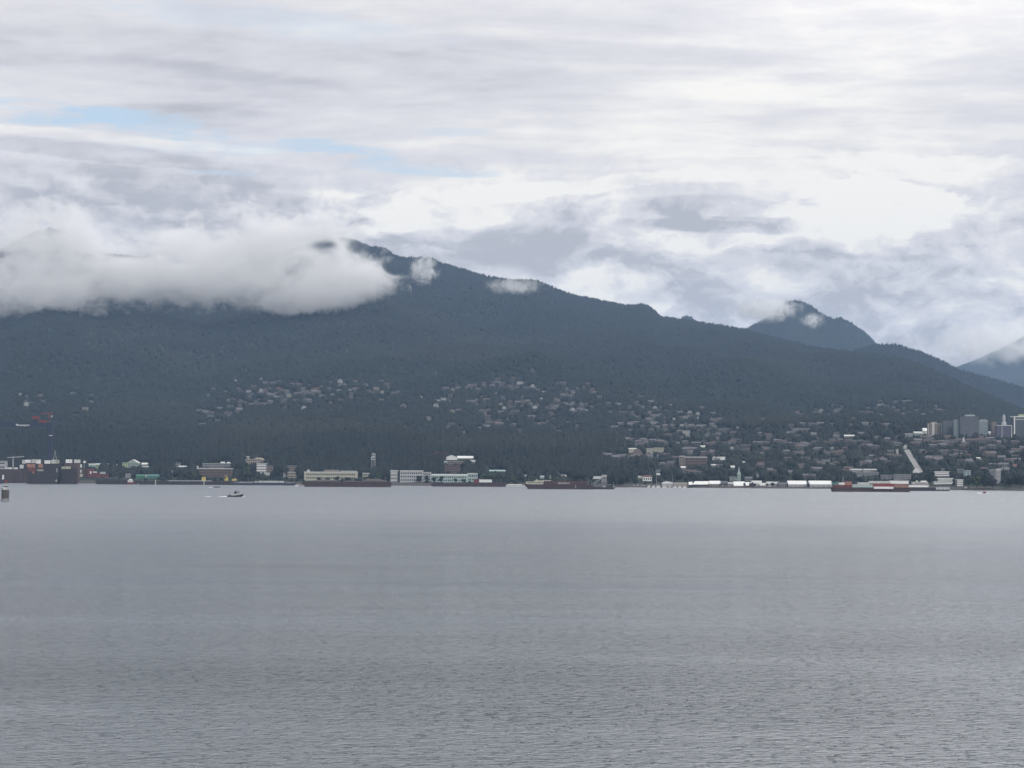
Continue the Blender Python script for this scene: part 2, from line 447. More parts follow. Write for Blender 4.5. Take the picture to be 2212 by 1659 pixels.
# ------------------------------------------------------------------ palette
WHITE = mat('white_paint', (0.66, 0.67, 0.66), 0.6, 0.08)
OFFWHITE = mat('offwhite_paint', (0.44, 0.45, 0.43), 0.7, 0.10)
CREAM = mat('cream_paint', (0.36, 0.355, 0.28), 0.7, 0.10)
LIME = mat('lime_paint', (0.34, 0.40, 0.24), 0.7, 0.10)
PALEGREEN = mat('pale_green_paint', (0.26, 0.33, 0.29), 0.7, 0.12)
GREEN = mat('green_paint', (0.030, 0.13, 0.075), 0.7, 0.15)
TEAL = mat('teal_paint', (0.050, 0.145, 0.125), 0.7, 0.15)
PALETEAL = mat('pale_teal_paint', (0.30, 0.39, 0.38), 0.7, 0.10)
GREY = mat('grey_concrete', (0.21, 0.215, 0.22), 0.85, 0.15)
PALEGREY = mat('pale_grey_metal', (0.34, 0.35, 0.36), 0.6, 0.10)
DARKGREY = mat('dark_grey_metal', (0.035, 0.038, 0.042), 0.7, 0.2)
TOWERGLASS = mat('tower_glass', (0.06, 0.068, 0.078), 0.4, 0.1)
GLASS = mat('dark_glass', (0.020, 0.024, 0.030), 0.25, 0.1)
BRICK = mat('brown_brick', (0.115, 0.082, 0.074), 0.9, 0.2, 0.8)
TAN = mat('tan_stucco', (0.20, 0.175, 0.15), 0.85, 0.12)
BEIGE = mat('beige_stucco', (0.29, 0.26, 0.215), 0.85, 0.12)
BROWNROOF = mat('brown_roof', (0.085, 0.064, 0.060), 0.9, 0.2)
REDROOF = mat('red_roof', (0.13, 0.055, 0.048), 0.85, 0.2)
GREYROOF = mat('grey_roof', (0.115, 0.115, 0.125), 0.85, 0.2)
DARKROOF = mat('dark_roof', (0.065, 0.065, 0.07), 0.9, 0.2)
NAVY = mat('navy_paint', (0.007, 0.013, 0.034), 0.55, 0.2, 0.1)
NAVYHULL = mat('navy_hull', (0.022, 0.022, 0.040), 0.6, 0.3, 0.15, streak=3)
RUSTHULL = mat('rusty_hull', (0.040, 0.024, 0.024), 0.75, 0.4, 0.18, streak=4)
MAROON = mat('maroon_hull', (0.036, 0.018, 0.022), 0.7, 0.3, 0.18, streak=4)
BLACKHULL = mat('black_hull', (0.018, 0.016, 0.016), 0.6, 0.4, 0.15, streak=4)
DOCKBROWN = mat('rusty_dock_wall', (0.062, 0.044, 0.038), 0.85, 0.35, 0.12, streak=4)
RED = mat('red_paint', (0.17, 0.020, 0.018), 0.55, 0.15)
DULLRED = mat('dull_red_paint', (0.115, 0.026, 0.024), 0.7, 0.25)
ORANGE = mat('orange_paint', (0.45, 0.10, 0.02), 0.5, 0.1)
YELLOW = mat('yellow_paint', (0.42, 0.34, 0.09), 0.55, 0.12)
RUSTBIT = mat('rust_mixed', (0.26, 0.14, 0.10), 0.85, 0.4, 0.5)
GRAVEL = mat('gravel_heap', (0.075, 0.065, 0.060), 0.95, 0.35, 0.5)
STONE = mat('sea_wall_stone', (0.085, 0.076, 0.070), 0.95, 0.35, 0.5)
TIMBER = mat('dark_timber', (0.045, 0.040, 0.038), 0.9, 0.35, 0.5)
ASPHALT = mat('pale_asphalt', (0.24, 0.235, 0.23), 0.9, 0.12, 0.1)
FOAM = mat('foam', (0.85, 0.87, 0.87), 0.9, 0.1, 2.0)

PROT = []          # picture rectangles kept clear of wild trees: x0, x1, ytop, ybase, distance
FOOT = []          # ground footprints: x, y, radius
LAND = []          # landmarks used in labels: picture x, y, phrase

def wx(dx, dy, Y): return at(dx, dy, Y)[0]
def wz(dx, dy, Y): return at(dx, dy, Y)[2]

def box_in(T, name, x0, x1, yt, yb, Y, depth, m, parent=None, dy=0.0):
    """part of T: a box that fills the picture rectangle at distance Y"""
    xm = (x0 + x1) / 2
    mb = MB().box(wx(x0, yb, Y), wx(x1, yb, Y), Y + dy, Y + dy + depth, wz(xm, yb, Y), wz(xm, yt, Y))
    return mb.build(name, m, parent or T)

def windows(T, x0, x1, z0, z1, yf, cols, rows, m=None, wfrac=0.55, hfrac=0.5, name='window'):
    """a grid of single windows set 5 cm proud of the wall that faces the harbour"""
    m = m or GLASS
    cw, rh = (x1 - x0) / cols, (z1 - z0) / rows
    me = None
    for r in range(rows):
        for c in range(cols):
            cx, cz = x0 + (c + .5) * cw, z0 + (r + .5) * rh
            if me is None:
                me = MB().box(-cw * wfrac / 2, cw * wfrac / 2, -0.06, 0.3, -rh * hfrac / 2, rh * hfrac / 2).mesh(name, m)
            o = bpy.data.objects.new(name, me); COL.objects.link(o); o.parent = T
            o.location = Vector((cx, yf, cz)) - Vector(T.location)

def bands(T, x0, x1, z0, z1, yf, rows, m, frac=0.5, name='window_band', out=0.07):
    """one ribbon per storey"""
    rh = (z1 - z0) / rows
    for r in range(rows):
        cz = z0 + (r + .5) * rh
        MB().box(x0, x1, yf - out, yf + 0.3, cz - rh * frac / 2, cz + rh * frac / 2).build(name, m, T)

def building(name, label, cat, x0, x1, yt, yb, wall, roof, style='flat', depth=None, Y=None, win=None, group=None, roof_h=None, land=None, prot=True, winmat=None):
    """a building that fills the picture rectangle; it stands on the ground found under the rectangle's base"""
    xm = (x0 + x1) / 2
    if Y is None:
        _, Y, _ = ground_at(xm, yb)
    X0, X1 = wx(x0, yb, Y), wx(x1, yb, Y); Zt = wz(xm, yt, Y); Zb = wz(xm, yb, Y)
    Zg = min(Zb, float(height((X0 + X1) / 2, Y))) - 1.5
    w = X1 - X0; depth = depth or min(max(0.5 * w, 9), 24)
    T = thing(name, label, cat, ((X0 + X1) / 2, Y, Zb), group)
    H = Zt - Zb
    if style == 'flat':
        rh = roof_h or max(0.5, 0.07 * H)
        MB().box(X0, X1, Y, Y + depth, Zg, Zt - rh).build('wall', wall, T)
        MB().box(X0 - 0.4, X1 + 0.4, Y - 0.4, Y + depth + 0.4, Zt - rh, Zt).build('roof', roof, T)
        wt = Zt - rh
    elif style == 'gable':        # ridge along x, the roof slope faces the harbour
        rh = roof_h or 0.45 * H
        MB().box(X0, X1, Y, Y + depth, Zg, Zt - rh).build('wall', wall, T)
        MB().prismx([(Y - 0.6, Zt - rh), (Y + depth / 2, Zt), (Y + depth + 0.6, Zt - rh)], X0 - 0.6, X1 + 0.6).build('roof', roof, T)
        wt = Zt - rh
    elif style == 'front':        # gable end faces the harbour
        rh = roof_h or 0.4 * H
        xc = (X0 + X1) / 2
        MB().prism([(X0, Zg), (X1, Zg), (X1, Zt - rh), (xc, Zt - 0.3), (X0, Zt - rh)], Y, Y + depth).build('wall', wall, T)
        mr = MB()
        for s in (-1, 1):
            xe = X0 - 0.7 if s < 0 else X1 + 0.7
            mr.prism([(xc, Zt - 0.28), (xc, Zt + 0.3), (xe, Zt - rh - 0.1), (xe, Zt - rh - 0.7)], Y - 0.6, Y + depth + 0.4)
        mr.build('roof', roof, T)
        wt = Zt - rh
    elif style == 'hip':
        rh = roof_h or 0.5 * H
        MB().box(X0, X1, Y, Y + depth, Zg, Zt - rh).build('wall', wall, T)
        i = min(w, depth) * 0.4
        v = [(X0 - .5, Y - .5, Zt - rh), (X1 + .5, Y - .5, Zt - rh), (X1 + .5, Y + depth + .5, Zt - rh), (X0 - .5, Y + depth + .5, Zt - rh), (X0 + i, Y + depth / 2, Zt), (X1 - i, Y + depth / 2, Zt)]
        MB().add(v, [(0, 1, 5, 4), (1, 2, 5), (2, 3, 4, 5), (3, 0, 4), (3, 2, 1, 0)]).build('roof', roof, T)
        wt = Zt - rh
    if win:
        kind, a, b = win
        if kind == 'grid': windows(T, X0 + w * .03, X1 - w * .03, Zb + 0.05 * H, wt - 0.02 * H, Y, a, b, winmat)
        else: bands(T, X0 + w * .02, X1 - w * .02, Zb + 0.03 * H, wt, Y, a, winmat or GLASS, b)
    if prot: PROT.append((x0, x1, yt, yb, Y))
    FOOT.append(((X0 + X1) / 2, Y + depth / 2, max(w, depth) * 0.62))
    if land: LAND.append((xm, (yt + yb) / 2, land))
    return T

# ------------------------------------------------------------------ the shipyard at the left edge
def gantry_crane():
    Y = 3260.0
    bx, bz = at(108, 1008, Y)[0], float(height(at(108, 1008, Y)[0], Y))
    T = thing('gantry_crane', 'huge dark blue gantry crane with white lettering over the shipyard', 'crane', (bx, Y, bz))
    zt, zb = wz(60, 912.6, Y), wz(60, 922.6, Y)
    x1 = wx(114.3, 917, Y); x0 = x1 - 150.0
    MB().box(x0, x1, Y, Y + 7, zb, zt).build('girder', NAVY, T)
    # tapered right leg
    xa, xb = wx(102.8, 921, Y), wx(114.6, 921, Y); xc, xd = wx(101.0, 990, Y), wx(112.5, 990, Y); zm = wz(108, 942, Y)
    mb = MB().prism([(xc + 1, bz - 2), (xd - 1.5, bz - 2), (xb - 1.2, zm), (xa + 1.0, zm)], Y + 1, Y + 6.5)
    mb.box(xa, xb, Y + .6, Y + 7.2, zm, zb - 0.05)
    leg = mb.build('leg', NAVY, T)
    for y_ in (921.8, 940.8):
        z_ = wz(109, y_, Y); MB().box(wx(105.7, y_, Y), wx(113.4, y_, Y), Y + .3, Y + 1.2, z_ - .55, z_ + .55).build('white_band', WHITE, leg)
    # far leg (beyond the edge of the picture) that carries the other end
    mb = MB().bar((x0 + 5, Y + 1, bz - 2), (x0 + 5, Y + 3, zb), 1.6).bar((x0 + 5, Y + 26, bz - 2), (x0 + 5, Y + 4, zb), 1.6)
    mb.build('leg', NAVY, T)
    # trolley and machinery on the girder
    tr = box_in(T, 'trolley', 71, 81.5, 904.9, 913.1, Y, 6, NAVY, dy=.5)
    box_in(T, 'trolley_cap', 69.5, 82.8, 899.6, 904.85, Y, 7, RED)
    box_in(T, 'machinery_house', 84, 99.2, 908, 913.05, Y, 6, RED, dy=.5)
    # small jib crane on the end of the girder
    j = MB().bar(at(106.3, 913, Y + 3), at(106.3, 893, Y + 3), 0.75, r2=0.6)
    jc = j.build('jib_crane', RED, T)
    a, b = at(86, 893.6, Y + 3), at(115.2, 893.0, Y + 3)
    MB().bar(a, b, 0.35, r2=0.75).bar(at(106.3, 891, Y + 3), at(92, 893.2, Y + 3), 0.18).build('boom', RED, jc)
    box_in(T, 'counterweight', 110, 113, 897.2, 901.5, Y + 2.2, 2, PALEGREY, parent=jc)
    MB().bar(at(111.5, 893.2, Y + 3), at(111.5, 897.3, Y + 3), 0.12).build('cable', DARKGREY, jc)
    # lettering on the girder: a white wedge and the word
    lettering(T, 'seaspan', wx(38.8, 919, Y), wx(63.6, 919, Y), wz(50, 920.0, Y), Y - 0.12, 3.4)
    xa, xb = wx(33.6, 919, Y), wx(37.6, 919, Y); z0, z1 = wz(35, 919.6, Y), wz(35, 915.6, Y)
    MB().prism([(xa, z1), (xb - 1.0, z1), (xb - 1.4, z0), (xa + 1.3, z0 + .3)], Y - .14, Y - .02).prism([(xb - .5, z1), (xb + .1, z1), (xb + 1.1, z0), (xb - .9, z0)], Y - .14, Y - .02).build('emblem', WHITE, T)
    PROT.append((0, 120, 892, 985, Y)); LAND.append((100, 960, 'the blue gantry crane'))

def lettering(T, word, x0, x1, z0, y, h, m=None):
    cu = bpy.data.curves.new('lettering', 'FONT'); cu.body = word; cu.size = h * 1.35; cu.extrude = 0.03; cu.offset = 0.03
    o = bpy.data.objects.new('lettering_tmp', cu); COL.objects.link(o)
    bpy.context.view_layer.update()
    me = bpy.data.meshes.new_from_object(o.evaluated_get(bpy.context.evaluated_depsgraph_get()))
    bpy.data.objects.remove(o); bpy.data.curves.remove(cu)
    xs = [v.co.x for v in me.vertices]; w = max(xs) - min(xs)
    k = (x1 - x0) / w
    for v in me.vertices: v.co = Vector(((v.co.x - min(xs)) * k, -v.co.z, v.co.y))
    me.materials.clear(); me.materials.append(m or WHITE); me.name = 'lettering'
    o = bpy.data.objects.new('lettering', me); COL.objects.link(o); o.parent = T
    o.location = Vector((x0, y, z0)) - Vector(T.location)
    return o
gantry_crane()

def hull_prism(X0, X1, zd, Y0, Y1, rake0=4.0, rake1=4.0, zb=-1.0, sheer0=0.0, sheer1=0.0):
    """side outline with raked ends, run across the beam"""
    L = X1 - X0
    p = [(X0 + rake0, zb), (X1 - rake1, zb), (X1, zd + sheer1), (X1 - 0.12 * L, zd), (X0 + 0.12 * L, zd), (X0, zd + sheer0)]
    if sheer0 == 0 and sheer1 == 0: p = [p[0], p[1], p[2], p[5]]
    return MB().prism(p, Y0, Y1)

def vessel(name, label, cat, x0, x1, yd, yw, hull, beam=16.0, rake=(5, 5), sheer=(0, 0), group=None, deckmat=None):
    xm = (x0 + x1) / 2
    _, Y, _ = water_at(xm, yw)
    X0, X1 = wx(x0, yw, Y), wx(x1, yw, Y); zd = wz(xm, yd, Y)
    T = thing(name, label, cat, ((X0 + X1) / 2, Y, 0.0), group)
    hull_prism(X0, X1, zd, Y, Y + beam, rake[0], rake[1], -1.2, *sheer).build('hull', hull, T)
    if cat == 'barge':
        for q in (.07, .93):
            xx = X0 + (X1 - X0) * q; MB().bar((xx, Y + beam * .5, zd), (xx, Y + beam * .5, zd + 7.5), .16, 5, .08).bar((xx - .8, Y + beam * .5, zd + 6), (xx + .8, Y + beam * .5, zd + 6), .08, 4).build('light_mast', PALEGREY, T)
    MB().box(X0 + 2.5, X1 - 2.5, Y + 0.6, Y + beam - .6, zd - .3, zd + .06).build('deck', deckmat or DARKGREY, T)
    rb = MB()
    rb.box(X0 + 1.0, X1 - 1.0, Y - 0.18, Y + .2, zd - 0.55, zd - 0.25); rb.build('rub_rail', DARKGREY, T)
    PROT.append((x0, x1, yd, yw, Y))
    return T, Y, zd

# dock wall with grey crane and white containers
def shipyard():
    x0, x1, yt, yb = -60, 54.5, 1014, 1043.3
    _, Y, _ = water_at(30, 1043.3)
    X0, X1 = wx(x0, yb, Y), wx(x1, yb, Y); zt = wz(30, yt, Y)
    T = thing('dry_dock', 'long rust brown dry dock wall left of the dark ship', 'dock', ((X0 + X1) / 2, Y, 0))
    MB().box(X0, X1, Y, Y + 22, -2, zt).build('wall', DOCKBROWN, T)
    MB().box(X0, X1, Y - .3, Y + 1.2, zt, zt + .5).build('coping', DARKGREY, T)
    for i in range(9):
        xx = X0 + 25 + i * (X1 - X0 - 28) / 8; MB().box(xx, xx + .7, Y - .35, Y - .02, -1, zt - 2).build('fender', TIMBER, T)
    PROT.append((x0, x1, yt, yb, Y)); LAND.append((30, 1030, 'the rust brown dry dock'))
    for i, (a, b, lab) in enumerate([(11, 14.2, 'short white container standing on the dry dock, nearest the grey building'), (16, 24, 'long white container standing on the dry dock, under the grey crane'), (30, 37, 'white container on the dry dock, right of the grey crane')]):
        X, Z, W, H = wx((a + b) / 2, 1014, Y), zt + .5, wx(b, 1014, Y) - wx(a, 1014, Y), 2.6
        c = thing('container', lab, 'container', (X, Y + 3, Z), 'white containers on the dry dock')
        mb = MB().box(X - W / 2, X + W / 2, Y + 2, Y + 4.5, Z, Z + H)
        for k in range(5):
            xx = X - W / 2 + (k + .5) * W / 5; mb.box(xx - .06, xx + .06, Y + 1.93, Y + 2.0, Z + .1, Z + H - .1, 1)
        mb.build('body', [WHITE, PALEGREY], c)
        MB().box(X - W / 2 - .05, X + W / 2 + .05, Y + 1.95, Y + 4.55, Z + H, Z + H + .12).build('lid', OFFWHITE, c)
    # grey tower crane with a level jib
    Yc = Y + 12
    bz = zt
    X = wx(28.1, 1012, Yc)
    C = thing('dock_crane', 'slim pale grey T shaped dock crane beside the dark ship', 'crane', (X, Yc, bz))
    MB().bar((X, Yc, bz), (X, Yc, wz(28, 988.5, Yc)), 1.05, 8, 0.85).build('mast', PALEGREY, C)
    a, b = at(16, 988.6, Yc), at(52, 986.2, Yc)
    MB().bar(a, b, 0.65, 6).build('jib', PALEGREY, C)
    MB().bar((X, Yc, wz(28, 987.4, Yc) + .4), (X, Yc, wz(28, 985, Yc)), 0.5).build('peak', PALEGREY, C)
    cb = at(30.5, 989.6, Yc); MB().box(cb[0] - 1, cb[0] + 1.2, Yc - 1.9, Yc - .6, cb[2] - 1.6, cb[2]).build('cab', DARKGREY, C)
    PROT.append((14, 54, 985, 1014, Yc))
    building('dockside_building', 'plain grey dockside building cut by the left edge', 'building', -25, 10.2, 994.5, 1022, PALEGREY, GREYROOF, 'flat', 18, Y + 26, ('band', 3, .28), land='the grey dockside building')
    # small dark boat moored at the left edge
    b, Yb, zd = vessel('workboat', 'dark workboat with small white wheelhouse moored at the left edge', 'boat', -20, 8.5, 1036, 1044.6, NAVYHULL, 6, (1, 2), (0, .6))
    box_in(b, 'wheelhouse', 4.8, 8.6 - 1, 1026, 1036, Yb + 1.5, 3, WHITE); box_in(b, 'bulwark', -19, 4, 1033.5, 1036, Yb + .3, 3, DARKGREY)
    # big dark ship
    S, Ys, zd = vessel('ship', 'big dark rusty ship with white deckhouses lying under the gantry crane', 'ship', 53, 131, 1001.5, 1045.3, BLACKHULL, 22, (4, 6), (0, 1.5))
    LAND.append((90, 1020, 'the dark ship'))
    for x0_, x1_, a_, b_, m_ in [(48, 54.8, 993.5, 1001.4, OFFWHITE), (54.9, 65.2, 993.2, 999.5, WHITE), (68, 77, 992.5, 1000, OFFWHITE), (78.5, 86, 992.8, 1001.4, WHITE), (96, 108, 994.6, 1001.4, WHITE), (111, 120, 993, 1001.3, OFFWHITE), (121.5, 126, 993.6, 1001.2, CREAM)]:
        h = box_in(S, 'deckhouse', x0_, x1_, a_, b_, Ys + 4, 7, m_)
        xm = (x0_ + x1_) / 2
        for q in (0.25, .6):
            xx = x0_ + (x1_ - x0_) * q
            box_in(S, 'window', xx, xx + 1.3, a_ + 2, a_ + 3.6, Ys + 4 - .08, .3, GLASS, parent=h)
    for x0_, x1_, a_, b_, m_ in [(42.5, 50.5, 1004, 1012, OFFWHITE), (58, 75.5, 1001.8, 1009.5, RUSTBIT), (60, 76, 1009.6, 1018.5, DULLRED), (83, 92, 1002, 1010, RUSTBIT), (80.5, 93.5, 1013.8, 1017.8, BEIGE), (70, 74, 1019, 1022.5, RUSTBIT)]:
        box_in(S, 'superstructure', x0_, x1_, a_, b_, Ys - 1.2, 2.2, m_)
    box_in(S, 'hatch', 120, 123, 1036, 1040.5, Ys - .3, .6, CREAM)
    box_in(S, 'draught_mark', 122, 123.6, 1011.5, 1020, Ys - .2, .4, PALEGREY)
    for x_, t_ in ((60, 985), (67, 981), (90, 984)):
        MB().bar(at(x_, 1000, Ys + 8), at(x_, t_, Ys + 8), .28, 5, .12).build('mast', DARKGREY, S)
    f = MB()
    for s in (115.2, 122.4):
        f.bar(at(s, 994, Ys + 8), at(118.9, 973, Ys + 8), .32, 5, .2)
    for q in (0.3, .6):
        f.bar(at(115.2 + 3.7 * q, 994 - 21 * q, Ys + 8), at(122.4 - 3.5 * q, 994 - 21 * q, Ys + 8), .18, 4)
    f.build('lattice_mast', PALEGREY, S)
    # second floating dock
    D, Yd, zd = vessel('floating_dock', 'dark floating dock with cream blocks on top beside the ship', 'dock', 130.5, 161.5, 1013, 1045.5, BLACKHULL, 20, (0, 0))
    box_in(D, 'superstructure', 129, 159.5, 1008, 1013, Yd + 6, 8, DOCKBROWN)
    for a, b in ((131.5, 141), (142, 151.5)): box_in(D, 'deck_block', a, b, 1007.6, 1012.9, Yd + 1, 4, CREAM)
    box_in(D, 'wing_wall', 159.6, 168, 1008, 1042, Yd + 3, 14, DOCKBROWN)
    h = box_in(D, 'deckhouse', 142, 154.3, 992.6, 1000, Yd + 8, 6, WHITE)
    box_in(D, 'window', 149, 150.6, 995, 997.5, Yd + 7.9, .3, GLASS, parent=h)
    box_in(D, 'tower', 140, 172, 1000.05, 1008, Yd + 9, 5, DOCKBROWN)
    h = box_in(D, 'deckhouse', 160, 172, 992.8, 1000, Yd + 8, 6, OFFWHITE)
    # red shipyard sheds and barge behind
    R, Yr_, zd = vessel('barge', 'dull red work barge with white deckhouses right of the floating dock', 'barge', 162, 236, 1031, 1043.5, RUSTHULL, 16, (0, 3))
    for x0_, x1_, a_, b_, m_, n_ in [(169, 186, 1010, 1031, DOCKBROWN, 'shed'), (188, 201, 1013, 1031, DULLRED, 'shed'), (202, 218, 1021, 1031, DULLRED, 'shed'), (219, 234, 1024, 1031, DULLRED, 'shed'), (170, 175.4, 1003, 1009.95, WHITE, 'deckhouse'), (171.5, 178.2, 1023.5, 1030, CREAM, 'deckhouse'), (173, 176, 1014.5, 1021, OFFWHITE, 'deckhouse'), (194, 197, 1018, 1023.4, WHITE, 'deckhouse'), (180, 184, 995.5, 1000, WHITE, 'deckhouse'), (216, 227, 1019.2, 1024, PALEGREY, 'deckhouse'), (201, 208, 1018.6, 1021, WHITE, 'deckhouse')]:
        box_in(R, n_, x0_, x1_, a_, b_, Yr_ + (4 if n_ == 'shed' else 2.2), 6, m_)
    MB().bar(at(182, 1010, Yr_ + 5), at(182, 999.8, Yr_ + 5), .35).build('mast', PALEGREY, R)
    LAND.append((200, 1025, 'the red shipyard barge'))
shipyard()

# ------------------------------------------------------------------ beacon and boats on the water
def beacon():
    _, Y, _ = water_at(11, 1082.5)
    X = wx(11.2, 1082, Y)
    T = thing('navigation_beacon', 'squat grey harbour beacon with a red top mark standing in open water', 'beacon', (X, Y, 0))
    z = lambda y_: wz(11, y_, Y)
    r = wx(20, 1082, Y) - X
    MB().lathe(X, Y, [(r * 1.02, -1.5), (r * 1.02, z(1077.6)), (r * .92, z(1077.0))], 20).build('base', GREY, T)
    MB().lathe(X, Y, [(r * .93, z(1077.1)), (r * .93, z(1060.2)), (r * .88, z(1058.6))], 20).build('body', mat('weathered_grey', (0.065, 0.062, 0.060), .8, .25, .6, streak=3), T)
    MB().lathe(X, Y, [(r * 1.0, z(1058.7)), (r * 1.0, z(1057.9))], 20).build('platform', GREY, T)
    rl = MB()
    for i in range(12):
        a = 2 * math.pi * i / 12; p = (X + r * .95 * math.cos(a), Y + r * .95 * math.sin(a))
        rl.bar((*p, z(1058)), (*p, z(1054.6)), .05, 4)
        b = 2 * math.pi * (i + 1) / 12; q = (X + r * .95 * math.cos(b), Y + r * .95 * math.sin(b))
        for y_ in (1054.6, 1056.2): rl.bar((*p, z(y_)), (*q, z(y_)), .04, 4)
    rl.build('railing', PALEGREY, T)
    MB().box(X - r * .55, X + r * .55, Y - r * .4, Y + r * .4, z(1057.9), z(1052.5)).build('equipment_hut', OFFWHITE, T)
    MB().box(X - r * .38, X + r * .62, Y - r * .3, Y + r * .3, z(1052.4), z(1050.4)).build('solar_panel', GLASS, T)
    MB().box(X - r * .85, X - r * .62, Y - .5, Y + .5, z(1057.9), z(1053.6)).build('battery_box', DARKGREY, T)
    for s in (-.35, .3): MB().bar((X + s * r, Y, z(1050.5)), (X + s * r * .3 + .1, Y, z(1043)), .09, 5).build('mast', PALEGREY, T)
    MB().lathe(X + .15, Y, [(.55, z(1043.6)), (.62, z(1043.0)), (.62, z(1038.4)), (.3, z(1037.6))], 12).build('lantern', RED, T)
beacon()

def foam(label, pts, w):
    """churned white water: a low heaped strip along pts"""
    random.seed(int(abs(pts[0][0]) * 7))
    v, f = [], []
    n = 26
    for i in range(n + 1):
        t = i / n
        x = pts[0][0] * (1 - t) + pts[1][0] * t; y = pts[0][1] * (1 - t) + pts[1][1] * t
        ww = w[0] * (1 - t) + w[1] * t
        a, b = random.uniform(.5, 1) * ww, random.uniform(.5, 1) * ww
        hgt = 0.42 * min(1, ww) * random.uniform(.4, 1)
        v += [(x + random.uniform(-.2, .2), y - a, 0.012), (x, y, 0.03 + hgt), (x + random.uniform(-.2, .2), y + b, 0.012)]
        if i: k = 3 * i; f += [(k - 3, k, k + 1, k - 2), (k - 2, k + 1, k + 2, k - 1)]
    o = MB().add(v, f).build('wake', FOAM)
    return tag(o, label, 'wake', kind='stuff')

def tug():
    _, Y, _ = water_at(508, 1073.2)
    X0, X1 = wx(491, 1073, Y), wx(525, 1073, Y); L = X1 - X0
    z = lambda y_: wz(508, y_, Y)
    T = thing('tugboat', 'dark tugboat with a tall mast and grey wheelhouse crossing open water', 'tugboat', ((X0 + X1) / 2, Y, 0))
    # hull: sections along its length
    st = [(0, .78, -.3, .95), (.06, .95, -.5, 1.0), (.35, 1.0, -.6, .95), (.62, 1.0, -.6, 1.15), (.82, .82, -.55, 1.55), (.94, .45, -.4, 1.95), (1.0, .06, .3, 2.25)]
    B = 2.1; v, f = [], []
    for t, b, zl, zd in st:
        x = X0 + L * t; v += [(x, Y - B * b, zd), (x, Y - B * b * .72, zl), (x, Y + B * b * .72, zl), (x, Y + B * b, zd)]
    for i in range(len(st) - 1):
        k = 4 * i; f += [(k + j, k + j + 1, k + j + 5, k + j + 4) for j in range(3)] + [(k + 3, k, k + 4, k + 7)]
    f += [(0, 3, 2, 1), (24, 25, 26, 27)]
    h = MB().add(v, f).build('hull', BLACKHULL, T)
    MB().prism([(X0 + L * .6, -.15), (X0 + L * .95, .1), (X0 + L * .97, .5), (X0 + L * .62, .2)], Y - B * .98, Y - B * .7).build('boot_stripe', DULLRED, T)
    MB().prism([(X0 + L * .40, .9), (X0 + L * .78, 1.2), (X0 + L * .78, 2.5), (X0 + L * .44, 2.3)], Y - 1.3, Y + 1.3).build('deckhouse', PALEGREY, T)
    wv_ = MB().prism([(X0 + L * .44, 2.35), (X0 + L * .60, 2.35), (X0 + L * .61, 4.2), (X0 + L * .46, 4.2)], Y - 1.1, Y + 1.1).build('wheelhouse', DARKGREY, T)
    MB().box(X0 + L * .46, X0 + L * .60, Y - 1.16, Y - 1.0, 3.1, 3.8).build('window', GLASS, wv_)
    MB().bar((X0 + L * .72, Y, 2.3), (X0 + L * .715, Y, z(1060.6)), .34, 8, .3).build('funnel', DARKGREY, T)
    m_ = MB().bar((X0 + L * .56, Y, 4.1), (X0 + L * .56, Y, z(1055.6)), .12, 5, .06)
    m_.bar((X0 + L * .56 - .7, Y, z(1059.5)), (X0 + L * .56 + .8, Y, z(1059.3)), .06, 4); m_.build('mast', DARKGREY, T)
    tw = MB().box(X0 + L * .12, X0 + L * .2, Y - .6, Y + .6, .9, 1.7); tw.build('tow_winch', DARKGREY, T)
    for i in range(5): MB().bar((X0 + L * (.2 + .15 * i), Y - B * 1.02, .55), (X0 + L * (.2 + .15 * i), Y - B * 1.13, .55), .34, 8).build('tyre_fender', DARKGREY, T)
    foam('white wake trailing behind the dark tugboat', ((X0 - 6.5, Y), (X0 + .6, Y)), (.35, 1.1))
    foam('small white bow wave at the front of the dark tugboat', ((X1 - 1.8, Y - .6), (X1 + 1.9, Y - 1.2)), (1.0, .2))
    foam('thin broken wake line on the water far behind the tugboat', ((wx(441, 1073, Y), Y + 2), (wx(456, 1073, Y), Y + 1)), (.3, .3))
tug()

def launch(label, x0, x1, yt, yw, hullm, cabm, wakes, lean=0.0, stripe=None):
    _, Y, _ = water_at((x0 + x1) / 2, yw)
    X0, X1 = wx(x0, yw, Y), wx(x1, yw, Y); L = X1 - X0; H = wz(x0, yt, Y)
    T = thing('motorboat', label, 'boat', ((X0 + X1) / 2, Y, 0))
    B = .17 * L; st = [(0, .9, -.15, .30), (.4, 1, -.2, .32), (.75, .75, -.1, .42), (1, .05, .2, .55)]
    v, f = [], []
    for t, b, zl, zd in st:
        x = X0 + L * t; k = H * (1 + lean * t)
        v += [(x, Y - B * b, zd * k), (x, Y - B * b * .6, zl * k), (x, Y + B * b * .6, zl * k), (x, Y + B * b, zd * k)]
    for i in range(3):
        k = 4 * i; f += [(k + j, k + j + 1, k + j + 5, k + j + 4) for j in range(3)] + [(k + 3, k, k + 4, k + 7)]
    f += [(0, 3, 2, 1), (12, 13, 14, 15)]
    MB().add(v, f).build('hull', hullm, T)
    c = MB().prism([(X0 + L * .3, H * .30), (X0 + L * .68, H * .34), (X0 + L * .58, H * .85), (X0 + L * .34, H * .85)], Y - B * .7, Y + B * .7).build('cabin', cabm, T)
    MB().prism([(X0 + L * .36, H * .55), (X0 + L * .59, H * .55), (X0 + L * .565, H * .76), (X0 + L * .37, H * .76)], Y - B * .74, Y - B * .69).build('window', GLASS, c)
    MB().bar((X0 + L * .4, Y, H * .85), (X0 + L * .38, Y, H), .09 * H / 2, 5).build('antenna', DARKGREY, T)
    for lab, a, b, w in wakes: foam(lab, ((X0 + L * a, Y - .4), (X0 + L * b, Y - .4)), w)
    return T
